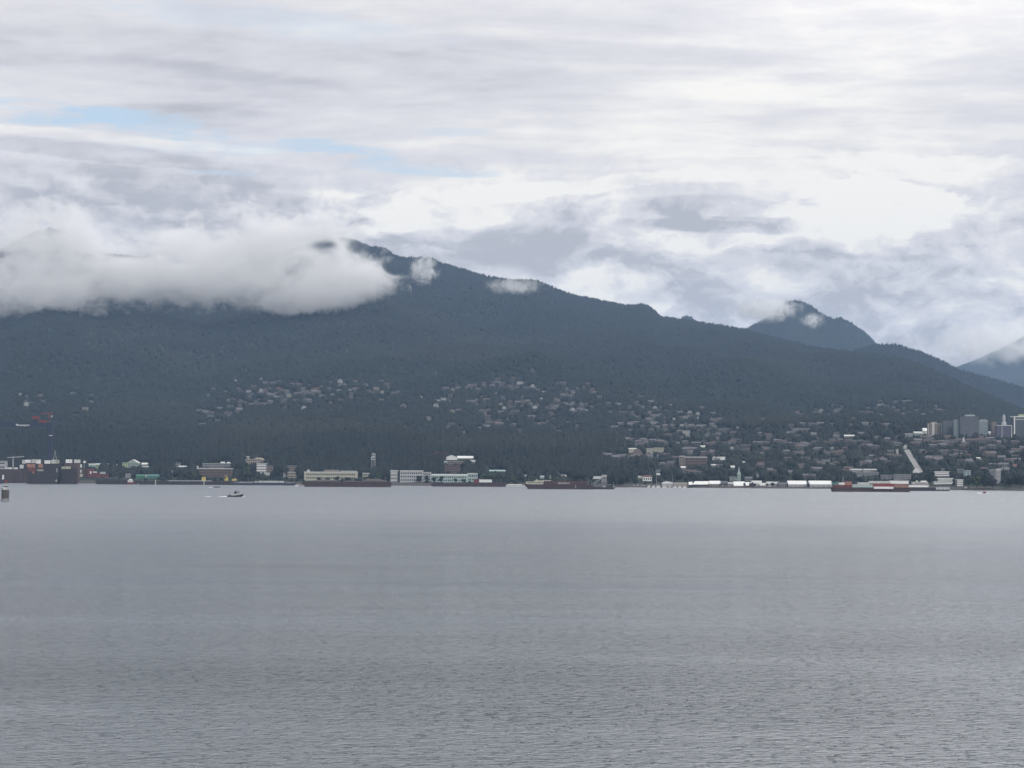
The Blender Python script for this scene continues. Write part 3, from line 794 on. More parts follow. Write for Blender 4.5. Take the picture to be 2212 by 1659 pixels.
launch('small grey motorboat speeding past near the far shore', 460, 476, 1048.8, 1053.2, DARKGREY, PALEGREY, [('white wake streak behind the small grey motorboat', -.5, .08, (.4, .9))])
launch('small orange motorboat throwing white spray, close to the park shore', 2121.3, 2131, 1060.6, 1065.6, DULLRED, ORANGE, [('white wake left of the orange motorboat', -1.35, .05, (.3, 1.6)), ('white bow spray right of the orange motorboat', .75, 1.55, (1.3, .3))], .3)
# ------------------------------------------------------------------ barges along the shore, left to right
def cargo(name, label, cat, x0, x1, yt, yb, Y, depth, m, parts=(), group=None):
    """a load standing on a deck: a thing of its own"""
    xm = (x0 + x1) / 2
    T = thing(name, label, cat, (wx(xm, yb, Y), Y + depth / 2, wz(xm, yb, Y)), group)
    X0, X1, Z0, Z1 = wx(x0, yb, Y), wx(x1, yb, Y), wz(xm, yb, Y), wz(xm, yt, Y)
    mb = MB().box(X0, X1, Y, Y + depth, Z0, Z1 - .25)
    MB().box(X0 - .15, X1 + .15, Y - .15, Y + depth + .15, Z1 - .25, Z1).build('lid', m if not parts else parts[0], T)
    n = max(3, int((X1 - X0) / 2.5))
    for k in range(n):
        xx = X0 + (k + .5) * (X1 - X0) / n; mb.box(xx - .09, xx + .09, Y - .1, Y - .01, Z0 + .1, Z1 - .4, 1)
    mb.build('body', [m, parts[1] if len(parts) > 1 else m], T)
    return T

def heap(label, x0, x1, yt, yb, Y, depth, m, seed, cat='gravel heap', name='gravel_heap'):
    rr = np.random.default_rng(seed)
    X0, X1, Z0, Z1 = wx(x0, yb, Y), wx(x1, yb, Y), wz((x0 + x1) / 2, yb, Y), wz((x0 + x1) / 2, yt, Y)
    nx, ny = max(16, int((x1 - x0) / 3)), 8
    v, f = [], []
    k1, k2 = rr.uniform(0, 6, 2)
    for j in range(ny + 1):
        for i in range(nx + 1):
            a, b = i / nx, j / ny
            hgt = min(1, 5 * a, 5 * (1 - a)) * math.sin(math.pi * b) ** .8
            hgt *= .72 + .28 * math.sin(9 * a + k1) * math.sin(4 * a + k2) + rr.uniform(-.06, .06)
            v.append((X0 + (X1 - X0) * a, Y + depth * b, Z0 + (Z1 - Z0) * max(0, hgt)))
    for j in range(ny):
        for i in range(nx):
            q = j * (nx + 1) + i; f.append((q, q + 1, q + nx + 2, q + nx + 1))
    o = MB().add(v, f).build(name, m)
    return tag(o, label, cat)

b, Y, zd = vessel('barge', 'low black barge lying between the red shipyard and the long wharf', 'barge', 205, 298.5, 1037.5, 1046.2, BLACKHULL, 14, (3, 5))
box_in(b, 'bulwark', 206, 222, 1034.5, 1037.3, Y + .5, 3, DARKGREY)
cargo('deck_shed', 'long low grey shed on the low black barge', 'shed', 225, 254, 1032, 1037.3, Y + 4, 5, DARKGREY, (PALEGREY, DARKGREY))
cargo('deck_shed', 'small pale grey flat shed at the right of the low black barge', 'shed', 264, 274, 1033.3, 1037.3, Y + 4, 5, DARKGREY, (PALEGREY, DARKGREY))
t, Yt, zt = vessel('tugboat', 'moored tugboat with red hull and white wheelhouse in front of the black barge', 'tugboat', 274.5, 291, 1041.5, 1046.6, DULLRED, 5, (1, 2), (.4, 1.0))
h = box_in(t, 'wheelhouse', 276, 286.5, 1037.3, 1041.5, Yt + 1, 3, WHITE)
box_in(t, 'bridge', 278.5, 285, 1034.6, 1037.25, Yt + 1.2, 2.4, WHITE); box_in(t, 'window', 277, 286, 1038.4, 1039.6, Yt + .9, .3, GLASS, parent=h)
MB().bar(at(280, 1035, Yt + 2), at(280, 1030.5, Yt + 2), .12).build('mast', PALEGREY, t)

# long wharf
def wharf():
    x0, x1, yt, yb = 299, 500, 1039.4, 1047.2
    _, Y, _ = water_at(400, yb)
    X0, X1 = wx(x0, yb, Y), wx(x1, yb, Y); zt = wz(400, yt, Y)
    T = thing('wharf', 'long dark timber wharf running right from the pale mooring post', 'wharf', ((X0 + X1) / 2, Y, 0))
    MB().box(X0, X1, Y + .5, Y + 25, zt - 1.0, zt).build('deck', TIMBER, T)
    MB().box(X0, X1, Y + 1.2, Y + 24, -2, zt - 1.02).build('wall', TIMBER, T)
    mb_me = MB().bar((0, 0, -2), (0, 0, zt - .5), .32, 6).mesh('pile', TIMBER)
    for i in range(46):
        o = bpy.data.objects.new('pile', mb_me); COL.objects.link(o); o.parent = T
        o.location = (X0 + 2 + i * (X1 - X0 - 4) / 45 - T.location.x, .25, 0)
    MB().box(X0 + 45, X1 - 30, Y + 3, Y + 4, zt, zt + 1.1).build('kerb', PALEGREY, T)
    PROT.append((x0, x1, yt, yb, Y)); LAND.append((390, 1042, 'the long timber wharf'))
    _, Yp, _ = water_at(336, 1047)
    P = thing('mooring_post', 'single pale mooring post standing at the left end of the long wharf', 'post', (wx(336, 1047, Yp), Yp, 0))
    MB().bar((P.location.x, Yp, -2), (P.location.x, Yp, wz(336, 1037.8, Yp)), .75, 10, .6).build('pile', OFFWHITE, P)
    MB().bar((P.location.x, Yp, wz(336, 1037.85, Yp)), (P.location.x, Yp, wz(336, 1037, Yp)), .8, 10, .3).build('cap', WHITE, P)
    _, Yp, _ = water_at(440.5, 1047.6)
    P = thing('mooring_post', 'single pale mooring post below the brown terraced block, in front of the wharf', 'post', (wx(440.5, 1047, Yp), Yp, 0))
    MB().bar((P.location.x, Yp, -2), (P.location.x, Yp, wz(440.5, 1039.6, Yp)), .6, 10, .5).build('pile', OFFWHITE, P)
    MB().bar((P.location.x, Yp, wz(440.5, 1039.65, Yp)), (P.location.x, Yp, wz(440.5, 1039, Yp)), .65, 10, .3).build('cap', WHITE, P)
    # yellow machines on the wharf
    for k, (xc, w, yt_, lab, boom) in enumerate([(440.5, 10, 1029, 'blocky yellow loader on the wharf, leftmost of the three yellow machines', 0), (489.5, 9, 1028.5, 'yellow excavator with raised arm on the wharf, between two yellow loaders', 1), (506.5, 11, 1033.2, 'low yellow loader at the right end of the wharf', 0)]):
        Ym = Y + 6
        s = wx(xc + w / 2, 1039, Ym) - wx(xc - w / 2, 1039, Ym); X = wx(xc, 1039, Ym)
        H = wz(xc, yt_, Ym) - zt
        E = thing('excavator' if boom else 'loader', lab, 'excavator' if boom else 'loader', (X, Ym, zt), 'yellow machines on the wharf')
        for sgn in (-1, 1): MB().prism([(X - s * .45, zt), (X + s * .45, zt), (X + s * .5, zt + .5), (X + s * .42, zt + 1.0), (X - s * .42, zt + 1.0), (X - s * .5, zt + .5)], Ym + sgn * 1.2 - .4, Ym + sgn * 1.2 + .4).build('track', DARKGREY, E)
        MB().box(X - s * .48, X + s * .38, Ym - 1.2, Ym + 1.2, zt + 1.0, zt + H * (.55 if boom else .8)).build('body', YELLOW, E)
        c = MB().prism([(X - s * .1, zt + H * (.55 if boom else .8)), (X + s * .3, zt + H * (.55 if boom else .8)), (X + s * .25, zt + H * .98), (X - s * .1, zt + H)], Ym - 1, Ym + .4).build('cab', YELLOW, E)
        MB().box(X, X + s * .22, Ym - 1.08, Ym - 1.01, zt + H * .82, zt + H * .94).build('window', GLASS, c)
        if boom:
            MB().bar((X + s * .2, Ym, zt + H * .5), (X - s * .1, Ym, zt + H * 1.25), .45, 5, .35).bar((X - s * .1, Ym, zt + H * 1.25), (X - s * .75, Ym, zt + H * .7), .35, 5, .25).build('arm', YELLOW, E)
        else:
            MB().box(X - s * .72, X - s * .5, Ym - 1.4, Ym + 1.4, zt + .1, zt + 1.6).build('bucket', DARKGREY, E)
wharf()

b, Y, zd = vessel('barge', 'long navy blue barge with pale pipes stacked along its deck', 'barge', 500, 643, 1043.2, 1048.3, NAVYHULL, 15, (0, 9), (0, .8))
LAND.append((570, 1045, 'the navy blue barge'))
for i, (x0, x1, yt, yb, lab) in enumerate([(516, 546, 1040.4, 1043, 'low pale stack of pipes at the left end of the navy barge deck'), (549, 557, 1039.2, 1043, 'short upright pale crate between two pipe stacks on the navy barge'), (559, 613, 1038.2, 1043, 'longest pale pipe stack in the middle of the navy barge deck'), (618, 634, 1041.6, 1043, 'lowest pale pipe stack near the raked end of the navy barge')]):
    c = thing('pipe_stack', lab, 'pipe stack', (wx((x0 + x1) / 2, yb, Y + 4), Y + 4, zd + .06), 'pipe stacks on the navy barge')
    X0, X1, Z0 = wx(x0, yb, Y + 4), wx(x1, yb, Y + 4), zd + .06
    H = wz(x0, yt, Y + 4) - Z0
    mb = MB(); r = max(.3, H / 6)
    for lv in range(max(1, int(H / (2 * r)))):
        for q in range(5 - lv): mb.bar((X0, Y + 3 + (q + lv * .5) * 2 * r, Z0 + r + lv * 1.75 * r), (X1, Y + 3 + (q + lv * .5) * 2 * r, Z0 + r + lv * 1.75 * r), r, 8)
    mb.build('pipe_bundle', PALEGREY, c)
    for q in (.2, .8): MB().box(X0 + (X1 - X0) * q - .15, X0 + (X1 - X0) * q + .15, Y + 2.4, Y + 3.2, Z0, Z0 + H).build('stake', DARKGREY, c)
w, Yw, zw = vessel('motorboat', 'small white cruiser moored between the navy barge and the rusty barge', 'boat', 637, 650, 1048.6, 1051.2, WHITE, 4, (.5, 2), (0, .5))
box_in(w, 'cabin', 639, 646.5, 1046.2, 1048.5, Yw + .8, 2.4, WHITE); box_in(w, 'window', 640, 646, 1046.8, 1047.6, Yw + .7, .2, GLASS)

b, Y, zd = vessel('barge', 'large rusty gravel barge moored below the square lattice tower', 'barge', 649.5, 845.5, 1041.6, 1051.8, RUSTHULL, 18, (7, 2))
box_in(b, 'bulwark', 661, 842, 1040.1, 1041.7, Y + .3, 1.2, RUSTHULL)
LAND.append((750, 1046, 'the rusty gravel barge'))
heap('low grey gravel heap on the left half of the rusty barge', 664, 738, 1035.2, 1041.2, Y + 2.5, 12, GRAVEL, 1)
heap('flat dark gravel heap in the middle of the rusty barge', 736, 792, 1037.2, 1041.2, Y + 2.5, 12, GRAVEL, 2)
heap('tallest dark gravel heap near the right end of the rusty barge', 782, 838, 1031.5, 1041.2, Y + 3, 12, GRAVEL, 3)

b, Y, zd = vessel('barge', 'dark red barge carrying a red box and a white box near its right end', 'barge', 930, 1094, 1043.8, 1051.2, MAROON, 16, (3, 2))
LAND.append((1010, 1047, 'the dark red barge'))
cargo('container', 'red cargo box beside the white one on the dark red barge', 'container', 1023, 1034.8, 1034.8, 1043.6, Y + 3, 9, DULLRED)
cargo('container', 'long white cargo box on the right end of the dark red barge', 'container', 1035.2, 1062.6, 1035.8, 1042, Y + 2, 9, WHITE, (WHITE, PALEGREY))
cargo('cargo_frame', 'dark frame of cargo on the left part of the dark red barge', 'cargo', 934, 958, 1041, 1043.6, Y + 3, 8, DARKGREY)
box_in(b, 'bulwark', 1064, 1091, 1041.8, 1043.85, Y + .3, 2, MAROON)
f, Yf, zf = vessel('pontoon', 'flat white pontoon lying between the two red barges', 'pontoon', 1091, 1134, 1047.6, 1050.9, OFFWHITE, 6, (.4, .4), deckmat=WHITE)
box_in(f, 'canopy', 1096, 1128, 1046.2, 1047.5, Yf + 1, 3, WHITE)

# the big red barge with lettering
b, Y, zd = vessel('barge', 'big red covered barge with white capital lettering and a cream deckhouse', 'barge', 1132, 1282, 1046.6, 1056.6, MAROON, 20, (6, 4), (.8, 0))
LAND.append((1210, 1048, 'the big red lettered barge'))
X0, X1 = wx(1174.5, 1048, Y), wx(1268, 1048, Y)
mb = MB().box(X0, X1, Y + .4, Y + 19, wz(1220, 1047, Y), wz(1220, 1039, Y))
for k in range(22):
    xx = X0 + (k + .5) * (X1 - X0) / 22; mb.box(xx - .12, xx + .12, Y + .2, Y + .38, wz(1220, 1047, Y), wz(1220, 1039.1, Y), 1)
mb.build('cargo_house', [mat('faded_red', (0.058, 0.024, 0.025), .75, .3, .15, streak=3), MAROON], b)
lt = lettering(b, 'SEASPAN', wx(1205.5, 1045, Y), wx(1230.5, 1045, Y), wz(1218, 1045.6, Y), Y + .1, 2.3, OFFWHITE)
h = box_in(b, 'deckhouse', 1136, 1174, 1040.3, 1046.4, Y + 3, 12, CREAM)
box_in(b, 'window', 1140, 1170, 1042, 1043, Y + 2.9, .3, GLASS, parent=h)
box_in(b, 'bridge', 1154, 1171, 1037.8, 1040.2, Y + 4, 8, CREAM)
box_in(b, 'funnel', 1158, 1161, 1035.4, 1037.7, Y + 6, 3, OFFWHITE)
box_in(b, 'loading_boom', 1171.5, 1190.6, 1037.9, 1040, Y + 2, 2, WHITE)
box_in(b, 'draught_mark', 1243, 1244.2, 1047.5, 1054, Y - .2, .4, PALEGREY)
t, Y2, z2 = vessel('barge', 'low narrow black deck barge trailing right of the big red barge', 'barge', 1266, 1330, 1052.4, 1056.9, BLACKHULL, 12, (2, 4))
heap('dark grey scrap heap on the low black deck barge', 1268, 1298, 1047, 1052.2, Y2 + 2, 8, DARKGREY, 5, 'scrap heap', 'scrap_heap')
box_in(t, 'winch_house', 1302, 1308, 1049.3, 1052.2, Y2 + 3, 3, PALEGREY); box_in(t, 'winch_house', 1324.5, 1328, 1050.6, 1052.2, Y2 + 3, 2, OFFWHITE)

# the maroon barge on the right and its load
b, Y, zd = vessel('barge', 'long maroon barge loaded with white and red boxes, near the right warehouse', 'barge', 1798.5, 1968, 1053, 1062.3, MAROON, 18, (2, 2))
LAND.append((1880, 1055, 'the maroon barge'))
box_in(b, 'bulwark', 1801.5, 1840, 1047.3, 1053, Y + .3, 10, DULLRED)
cargo('container', 'small white box at the left end of the maroon barge', 'container', 1812.8, 1824.5, 1042.2, 1047.2, Y + 2, 6, WHITE, (WHITE, PALEGREY))
cargo('container', 'open red cage beside the small white box on the maroon barge', 'container', 1825.2, 1840.6, 1039.6, 1047.2, Y + 2, 7, RUSTBIT, (DULLRED, DULLRED))
cargo('container', 'pale green long box stacked low on the maroon barge', 'container', 1840.8, 1885.3, 1046.4, 1052.8, Y + 2, 7, PALETEAL, (OFFWHITE, PALEGREY))
cargo('container', 'white box standing one step up on the pale green box', 'container', 1853.6, 1878.2, 1042.2, 1046.3, Y + 3, 6, OFFWHITE, (WHITE, PALEGREY))
cargo('container', 'bright red long container row on the maroon barge', 'container', 1886, 1930.4, 1044.6, 1050.8, Y + 2, 7, RED, (DULLRED, DULLRED))
cargo('container', 'white container resting low in front of the red ones', 'container', 1888, 1930, 1051.2, 1056, Y - 1.5, 3, WHITE, (WHITE, PALEGREY))
cargo('container', 'brown box block right of the bright red containers', 'container', 1930.8, 1963, 1045.8, 1053, Y + 2, 7, RUSTBIT, (DULLRED, BROWNROOF))
c = cargo('container', 'longest white box lying across the red and brown boxes', 'container', 1878.6, 1923, 1039.2, 1044.3, Y + 3, 7, OFFWHITE, (WHITE, PALEGREY))
c = cargo('container', 'white box on top of the brown boxes at the right end', 'container', 1923.4, 1962.8, 1038.3, 1045.2, Y + 3, 7, WHITE, (WHITE, PALEGREY))
T = thing('mast_pole', 'thin pale pole rising beside the small white box of the maroon barge', 'pole', at(1821, 1047.2, Y + 9))
MB().bar(at(1821, 1047.2, Y + 9), at(1821, 1028.3, Y + 9), .3, 6, .12).build('pole', PALEGREY, T); MB().bar(at(1819.3, 1034, Y + 9), at(1822.7, 1034, Y + 9), .12, 4).build('spreader', PALEGREY, T)
# ferry
t, Y, zd = vessel('ferry', 'white two deck ferry with rounded bow behind the maroon barge', 'ferry', 1962, 2008, 1047.2, 1058, OFFWHITE, 14, (1, 3), (0, .5), deckmat=OFFWHITE)
box_in(t, 'lower_deck', 1964, 2004, 1048, 1053, Y - .2, 2, WHITE)
h = box_in(t, 'upper_deck', 1972, 2005, 1041, 1047.1, Y + 1, 11, OFFWHITE); box_in(t, 'window_band', 1964, 2006, 1046.4, 1047.5, Y - .4, .5, DULLRED)
box_in(t, 'window_band', 1975, 2003, 1043, 1044.4, Y + .85, .4, GLASS)
box_in(t, 'bridge', 1990, 2002, 1038.4, 1040.95, Y + 3, 6, WHITE); box_in(t, 'funnel', 1979, 1983, 1037.8, 1040.95, Y + 4, 4, CREAM)
t, Y, zd = vessel('pontoon', 'low dark landing stage right of the maroon barge', 'pontoon', 1967.5, 2052, 1052.6, 1060.6, BLACKHULL, 12, (.5, .5), deckmat=PALEGREY)
t = thing('storage_tank', 'pale grey horizontal tank on the dark landing stage', 'tank', (wx(2037, 1059, Y), Y + 2, zd))
MB().bar((wx(2022, 1056, Y), Y + 1.5, wz(2037, 1056, Y)), (wx(2051, 1056, Y), Y + 1.5, wz(2037, 1056, Y)), 2.3, 14).build('shell', PALEGREY, t)
mb = MB()
for q in (2026, 2036, 2046): mb.bar((wx(q, 1056, Y), Y + 1.5, wz(q, 1056, Y)), (wx(q + .8, 1056, Y), Y + 1.5, wz(q, 1056, Y)), 2.38, 14)
mb.build('strap', DARKGREY, t)
box_in(t, 'cradle', 2023, 2050, 1059, 1060.2, Y - .6, 4, TIMBER)

# ------------------------------------------------------------------ buildings near the shore
_sh = lambda x, off: float(shore(ray(x, 1050)[0])) + off
B_ = building
B_('office', 'yellow green fronted office with pale roof, leftmost above the red shipyard', 'office', 206, 216, 1000.5, 1012, LIME, PALETEAL, 'gable', win=('grid', 3, 2), roof_h=3)
B_('warehouse', 'pale teal low warehouse roof joining the yellow green office', 'warehouse', 189, 205.5, 1001.3, 1008, PALETEAL, OFFWHITE, 'gable', roof_h=2)
B_('house', 'small yellow green building alone among trees above the black barge', 'house', 230, 236.5, 1001, 1006, LIME, PALETEAL, 'gable', win=('grid', 3, 1))
B_('house', 'tiny pale green building right of the small yellow green one', 'house', 247.5, 252, 1001.5, 1006, PALEGREEN, OFFWHITE, 'gable', win=('grid', 2, 1))
B_('hall', 'wide pale green hall with steep front gable and white roof edge', 'hall', 275, 299, 993, 1010, PALEGREEN, WHITE, 'front', 20, win=('grid', 5, 2), land='the pale green gabled hall')
B_('office', 'lime walled wing attached left of the pale green gabled hall', 'office', 264, 274.6, 999, 1011, LIME, PALEGREEN, 'flat', win=('grid', 3, 3))
B_('house', 'long white roofed house right of the pale green gabled hall', 'house', 306, 318.5, 999.5, 1004, OFFWHITE, WHITE, 'gable', roof_h=3)
B_('house', 'low pale roofed building below the long white roofed house', 'house', 307, 323.5, 1006, 1010, PALEGREEN, OFFWHITE, 'gable')
B_('warehouse', 'bright green shed at the waterfront right of the moored tugboat', 'shed', 294, 311, 1024.5, 1034, GREEN, GREEN, 'gable', 18, roof_h=3, land='the bright green shed')
B_('warehouse', 'teal green shed at the waterfront, right of the bright green one', 'shed', 317, 342, 1024.5, 1034, TEAL, TEAL, 'gable', 18, roof_h=3.4)
B_('house', 'small white gable between the bright green and teal sheds', 'house', 311.5, 316.5, 1026, 1033, PALETEAL, WHITE, 'front', 10)
B_('warehouse', 'pale grey open sided canopy behind the moored tugboat', 'shed', 270.6, 285, 1023, 1032, GREY, PALEGREY, 'flat', 14)
B_('house', 'grey box house on the slope right of the pale green hall', 'house', 377, 388, 998.5, 1009, GREY, GREYROOF, 'flat', win=('grid', 3, 2))
B_('house', 'long white porch roofed house above the timber wharf', 'house', 386, 403, 1006, 1010.5, GREY, WHITE, 'gable')
B_('house', 'pale cottage among bushes above the middle of the timber wharf', 'house', 369, 375.5, 1016, 1022, OFFWHITE, GREYROOF, 'gable', win=('grid', 2, 1))
B_('house', 'small square white house left of the brown terraced block', 'house', 419, 427.3, 1006.5, 1013, WHITE, OFFWHITE, 'flat', win=('grid', 2, 1))
Tb = B_('apartment_block', 'long brown terraced block with pale roofs behind the yellow machines', 'apartments', 428, 499.5, 1011, 1031, BRICK, OFFWHITE, 'flat', 22, win=('grid', 16, 3), land='the brown terraced block', roof_h=1.6)
B_('apartment_block', 'pale stepped upper terrace rising behind the brown terraced block', 'apartments', 437.5, 499.5, 1000.5, 1011, GREY, PALEGREEN, 'flat', 18, win=('grid', 12, 2), roof_h=1.0)
B_('house', 'small bright white box on the roofline left of its twin, above the terraces', 'house', 477, 484.5, 997.5, 1003, WHITE, WHITE, 'gable')
B_('house', 'long bright white roof at the right end above the brown terraces', 'house', 490.5, 500, 998, 1003, OFFWHITE, WHITE, 'gable')
B_('house', 'bright white flat house alone on the dark wooded slope', 'house', 528.5, 541, 985.5, 991, WHITE, WHITE, 'flat', win=('grid', 4, 1), land='the bright white slope house')
B_('apartment_block', 'beige stepped terraces climbing the slope under the bright white house', 'apartments', 530, 561, 991, 1003, BEIGE, TAN, 'flat', 16, win=('grid', 6, 2))
B_('apartment_block', 'taller beige block above the white balconied apartments', 'apartments', 545, 571.5, 988.5, 1001, BEIGE, BEIGE, 'hip', 16, win=('grid', 5, 2), roof_h=4)
Tb = B_('apartment_block', 'white balconied apartment block with four bright bands', 'apartments', 554, 574.5, 1000.6, 1026, GREY, OFFWHITE, 'flat', 16, land='the white balconied apartments', win=('band', 4, .42), winmat=WHITE, roof_h=1.2)
B_('apartment_block', 'low white podium right of the balconied apartments', 'apartments', 574.6, 586, 1021, 1027, OFFWHITE, WHITE, 'flat', 14)
B_('apartment_block', 'plain brown block right of the balconied apartments', 'apartments', 575, 588, 1005.4, 1020, TAN, GREYROOF, 'flat', 14, win=('grid', 4, 4))
B_('apartment_block', 'brown block with flat roof right of the tall dark tree', 'apartments', 620, 640, 1005, 1020, TAN, GREYROOF, 'flat', 16, win=('grid', 6, 3))
B_('office', 'beige low office in front of the flat roofed brown block', 'office', 621, 640, 1019.5, 1033, BEIGE, OFFWHITE, 'flat', 12, win=('grid', 6, 2))
B_('house', 'small pale gabled house left of the beige low office', 'house', 609.5, 616, 1021, 1031, OFFWHITE, GREYROOF, 'front', 9, win=('grid', 2, 2))
Tb = B_('office', 'long pale yellow colonnaded building behind the rusty gravel barge', 'office', 657, 771, 1018.8, 1037, CREAM, OFFWHITE, 'flat', 22, win=('grid', 26, 2), land='the long pale yellow building', roof_h=1.6)
box_in(Tb, 'roof_house', 700, 732, 1014.8, 1018.7, Tb.location.y + 6, 8, TAN); box_in(Tb, 'roof_house', 735, 770, 1017, 1018.75, Tb.location.y + 3, 8, PALEGREY)
cx, cz = wx(666, 1018.8, Tb.location.y + 5), wz(666, 1018.9, Tb.location.y + 5)
MB().lathe(cx, Tb.location.y + 5, [(2.9, cz), (2.6, cz + 1.6), (1.7, cz + 2.9), (.4, cz + 3.7)], 14).build('dome', PALEGREY, Tb)
B_('office', 'short cream annex right of the long pale yellow building', 'office', 783, 797.5, 1021.5, 1030, CREAM, WHITE, 'flat', 12, win=('grid', 4, 1))

def lattice_tower():
    X, Y, zg = ground_at(806, 1023)
    T = thing('lattice_tower', 'square grey lattice tower with a boxy pale top above the barges', 'tower', (X, Y, zg))
    s = (wx(810, 1000, Y) - wx(802.2, 1000, Y)) / 2
    z1, z0 = wz(806, 993.4, Y), zg - 1
    cs = [(X - s, Y), (X + s, Y), (X + s, Y + 2 * s), (X - s, Y + 2 * s)]
    for p in cs: MB().bar((*p, z0), (*p, z1), .42, 5).build('leg', GREY, T)
    mb = MB(); n = 6
    for k in range(n):
        a, b = z0 + (z1 - z0) * k / n, z0 + (z1 - z0) * (k + 1) / n
        for i in range(4):
            p, q = cs[i], cs[(i + 1) % 4]
            mb.bar((*p, a), (*q, b), .2, 4).bar((*q, a), (*p, b), .2, 4).bar((*p, b), (*q, b), .22, 4)
    mb.build('bracing', GREY, T)
    MB().box(X - s * 1.25, X + s * 1.0, Y - .5, Y + 2 * s + .5, z1, wz(806, 986.5, Y)).build('cabin', PALEGREY, T)
    MB().box(X - s * .8, X + s * 1.05, Y - .2, Y + 2 * s, wz(806, 986.4, Y), wz(806, 979.3, Y)).build('upper_cabin', PALEGREY, T)
    for y_ in (983, 989.8): MB().box(X - s * .7, X + s * .9, Y - .62, Y - .3, wz(806, y_ + .9, Y), wz(806, y_ - .9, Y)).build('window_band', GLASS, T)
    MB().bar((X, Y + s, wz(806, 979.4, Y)), (X, Y + s, wz(806, 974.5, Y)), .15, 5).build('antenna', GREY, T)
    PROT.append((801, 812, 976, 1022, Y)); LAND.append((806, 1000, 'the lattice tower'))
lattice_tower()
B_('office', 'narrow white banded office block left of the wide white office', 'office', 843.5, 858.5, 1015.6, 1042, GREY, OFFWHITE, 'flat', 16, win=('band', 3, .42), winmat=OFFWHITE, roof_h=2)
B_('office', 'wide white three storey office with rows of dark windows', 'office', 864, 913, 1016, 1042, PALEGREY, OFFWHITE, 'flat', 18, win=('grid', 10, 3), roof_h=1.4, land='the wide white office')
B_('office', 'lower right wing of the wide white office, partly behind bushes', 'office', 913.2, 930.5, 1019.6, 1040, PALEGREY, PALEGREY, 'flat', 16, win=('grid', 4, 3))
B_('hall', 'bright white hall with low gable high in the dark woods', 'hall', 963, 987.5, 982.8, 994, WHITE, WHITE, 'front', 16, land='the bright white hall', roof_h=4)
B_('hall', 'long white tapering roof wing right of the bright white hall', 'hall', 988, 1022, 984.8, 991.5, OFFWHITE, WHITE, 'gable', 14, roof_h=4)
B_('house', 'low tan terrace below the bright white hall', 'house', 966, 1000, 996.5, 1003, TAN, PALEGREY, 'flat', 10, win=('grid', 8, 1))
B_('house', 'small pale house at the right end of the white hall terrace', 'house', 1017, 1026, 993.5, 1002, GREY, PALEGREY, 'gable', win=('grid', 3, 2))
B_('house', 'tiny pale green roofed house left of the white hall terrace', 'house', 956.5, 966, 996, 1000.5, PALEGREEN, PALETEAL, 'gable')
B_('apartment_block', 'brown brick block on the slope under the tan terrace', 'apartments', 960, 994, 1004.5, 1022, BRICK, BROWNROOF, 'flat', 16, win=('grid', 8, 3))
Tb = B_('warehouse', 'long white roofed waterfront building behind the dark red barge', 'warehouse', 932, 1010, 1024, 1042, PALETEAL, WHITE, 'flat', 20, win=('grid', 16, 2), roof_h=2.2, land='the long white roofed building')
B_('office', 'two storey teal and white end block of the long white roofed building', 'office', 1010.3, 1031, 1021.8, 1041, PALETEAL, OFFWHITE, 'flat', 18, win=('grid', 5, 2), roof_h=1.4)
B_('warehouse', 'long thin pale teal roof alone above the olive trees', 'warehouse', 1052, 1096, 1014.8, 1019.5, TEAL, PALETEAL, 'gable', 14, roof_h=2.4)
B_('house', 'small white flat house between trees above the cream deckhouse', 'house', 1129, 1138, 1025.6, 1029, OFFWHITE, WHITE, 'flat')
B_('house', 'pale teal cottage above the big red lettered barge', 'house', 1166, 1175, 1027.5, 1034, PALETEAL, PALETEAL, 'gable')
B_('house', 'white gabled cottage above the lettering of the big red barge', 'house', 1186, 1193.5, 1027, 1034, OFFWHITE, OFFWHITE, 'front', 9)
B_('house', 'bright white roofed hut above the big red barge, near its right end', 'house', 1221, 1229, 1025.5, 1029.5, WHITE, WHITE, 'gable')
B_('house', 'pale low house left of the bright white roofed hut', 'house', 1208, 1219, 1024, 1029, PALEGREY, GREYROOF, 'gable')
B_('warehouse', 'bright white oblong warehouse right of the big red barge', 'warehouse', 1279.5, 1300, 1028.6, 1034.5, WHITE, WHITE, 'flat', 14, land='the bright white oblong warehouse')

def conveyor():
    X, Y, zg = ground_at(1300, 1044)
    T = thing('loading_tower', 'grey steel loading tower with sloping conveyor beside the white oblong warehouse', 'tower', (X, Y - 6, zg))
    Yc = Y - 6
    mb = MB()
    for x_ in (1300.5, 1309.5):
        for d in (0, 6): mb.bar(at(x_, 1046, Yc + d), at(x_, 1026, Yc + d), .45, 5)
    for y_ in (1030, 1034, 1038, 1042): mb.bar(at(1300.5, y_, Yc), at(1309.5, y_ + 3, Yc), .25, 4).bar(at(1309.5, y_, Yc), at(1300.5, y_ + 3, Yc), .25, 4)
    mb.build('frame', PALEGREY, T)
    box_in(T, 'head_house', 1299.5, 1311, 1025.6, 1030.5, Yc, 6, PALEGREY); box_in(T, 'hopper', 1302, 1309, 1034, 1041, Yc + 1, 4, GREY)
    MB().bar(at(1281, 1046, Yc + 3), at(1301, 1032, Yc + 3), .9, 4).build('conveyor', GREY, T)
    PROT.append((1280, 1312, 1026, 1047, Yc))
conveyor()
B_('house', 'yellow cream house wall with a brown hipped roof in front', 'house', 1358.5, 1375, 967.5, 978, CREAM, OFFWHITE, 'gable', 12, roof_h=2)
B_('house', 'broad brown hip roofed house high above the marina', 'house', 1364, 1390, 969.5, 986.5, OFFWHITE, BROWNROOF, 'hip', 18, roof_h=11, win=('grid', 6, 1), land='the brown hip roofed house')
B_('apartment_block', 'pale cream apartment row right of the brown hip roofed house', 'apartments', 1391, 1411, 968.5, 980, CREAM, OFFWHITE, 'flat', 14, win=('grid', 6, 3))
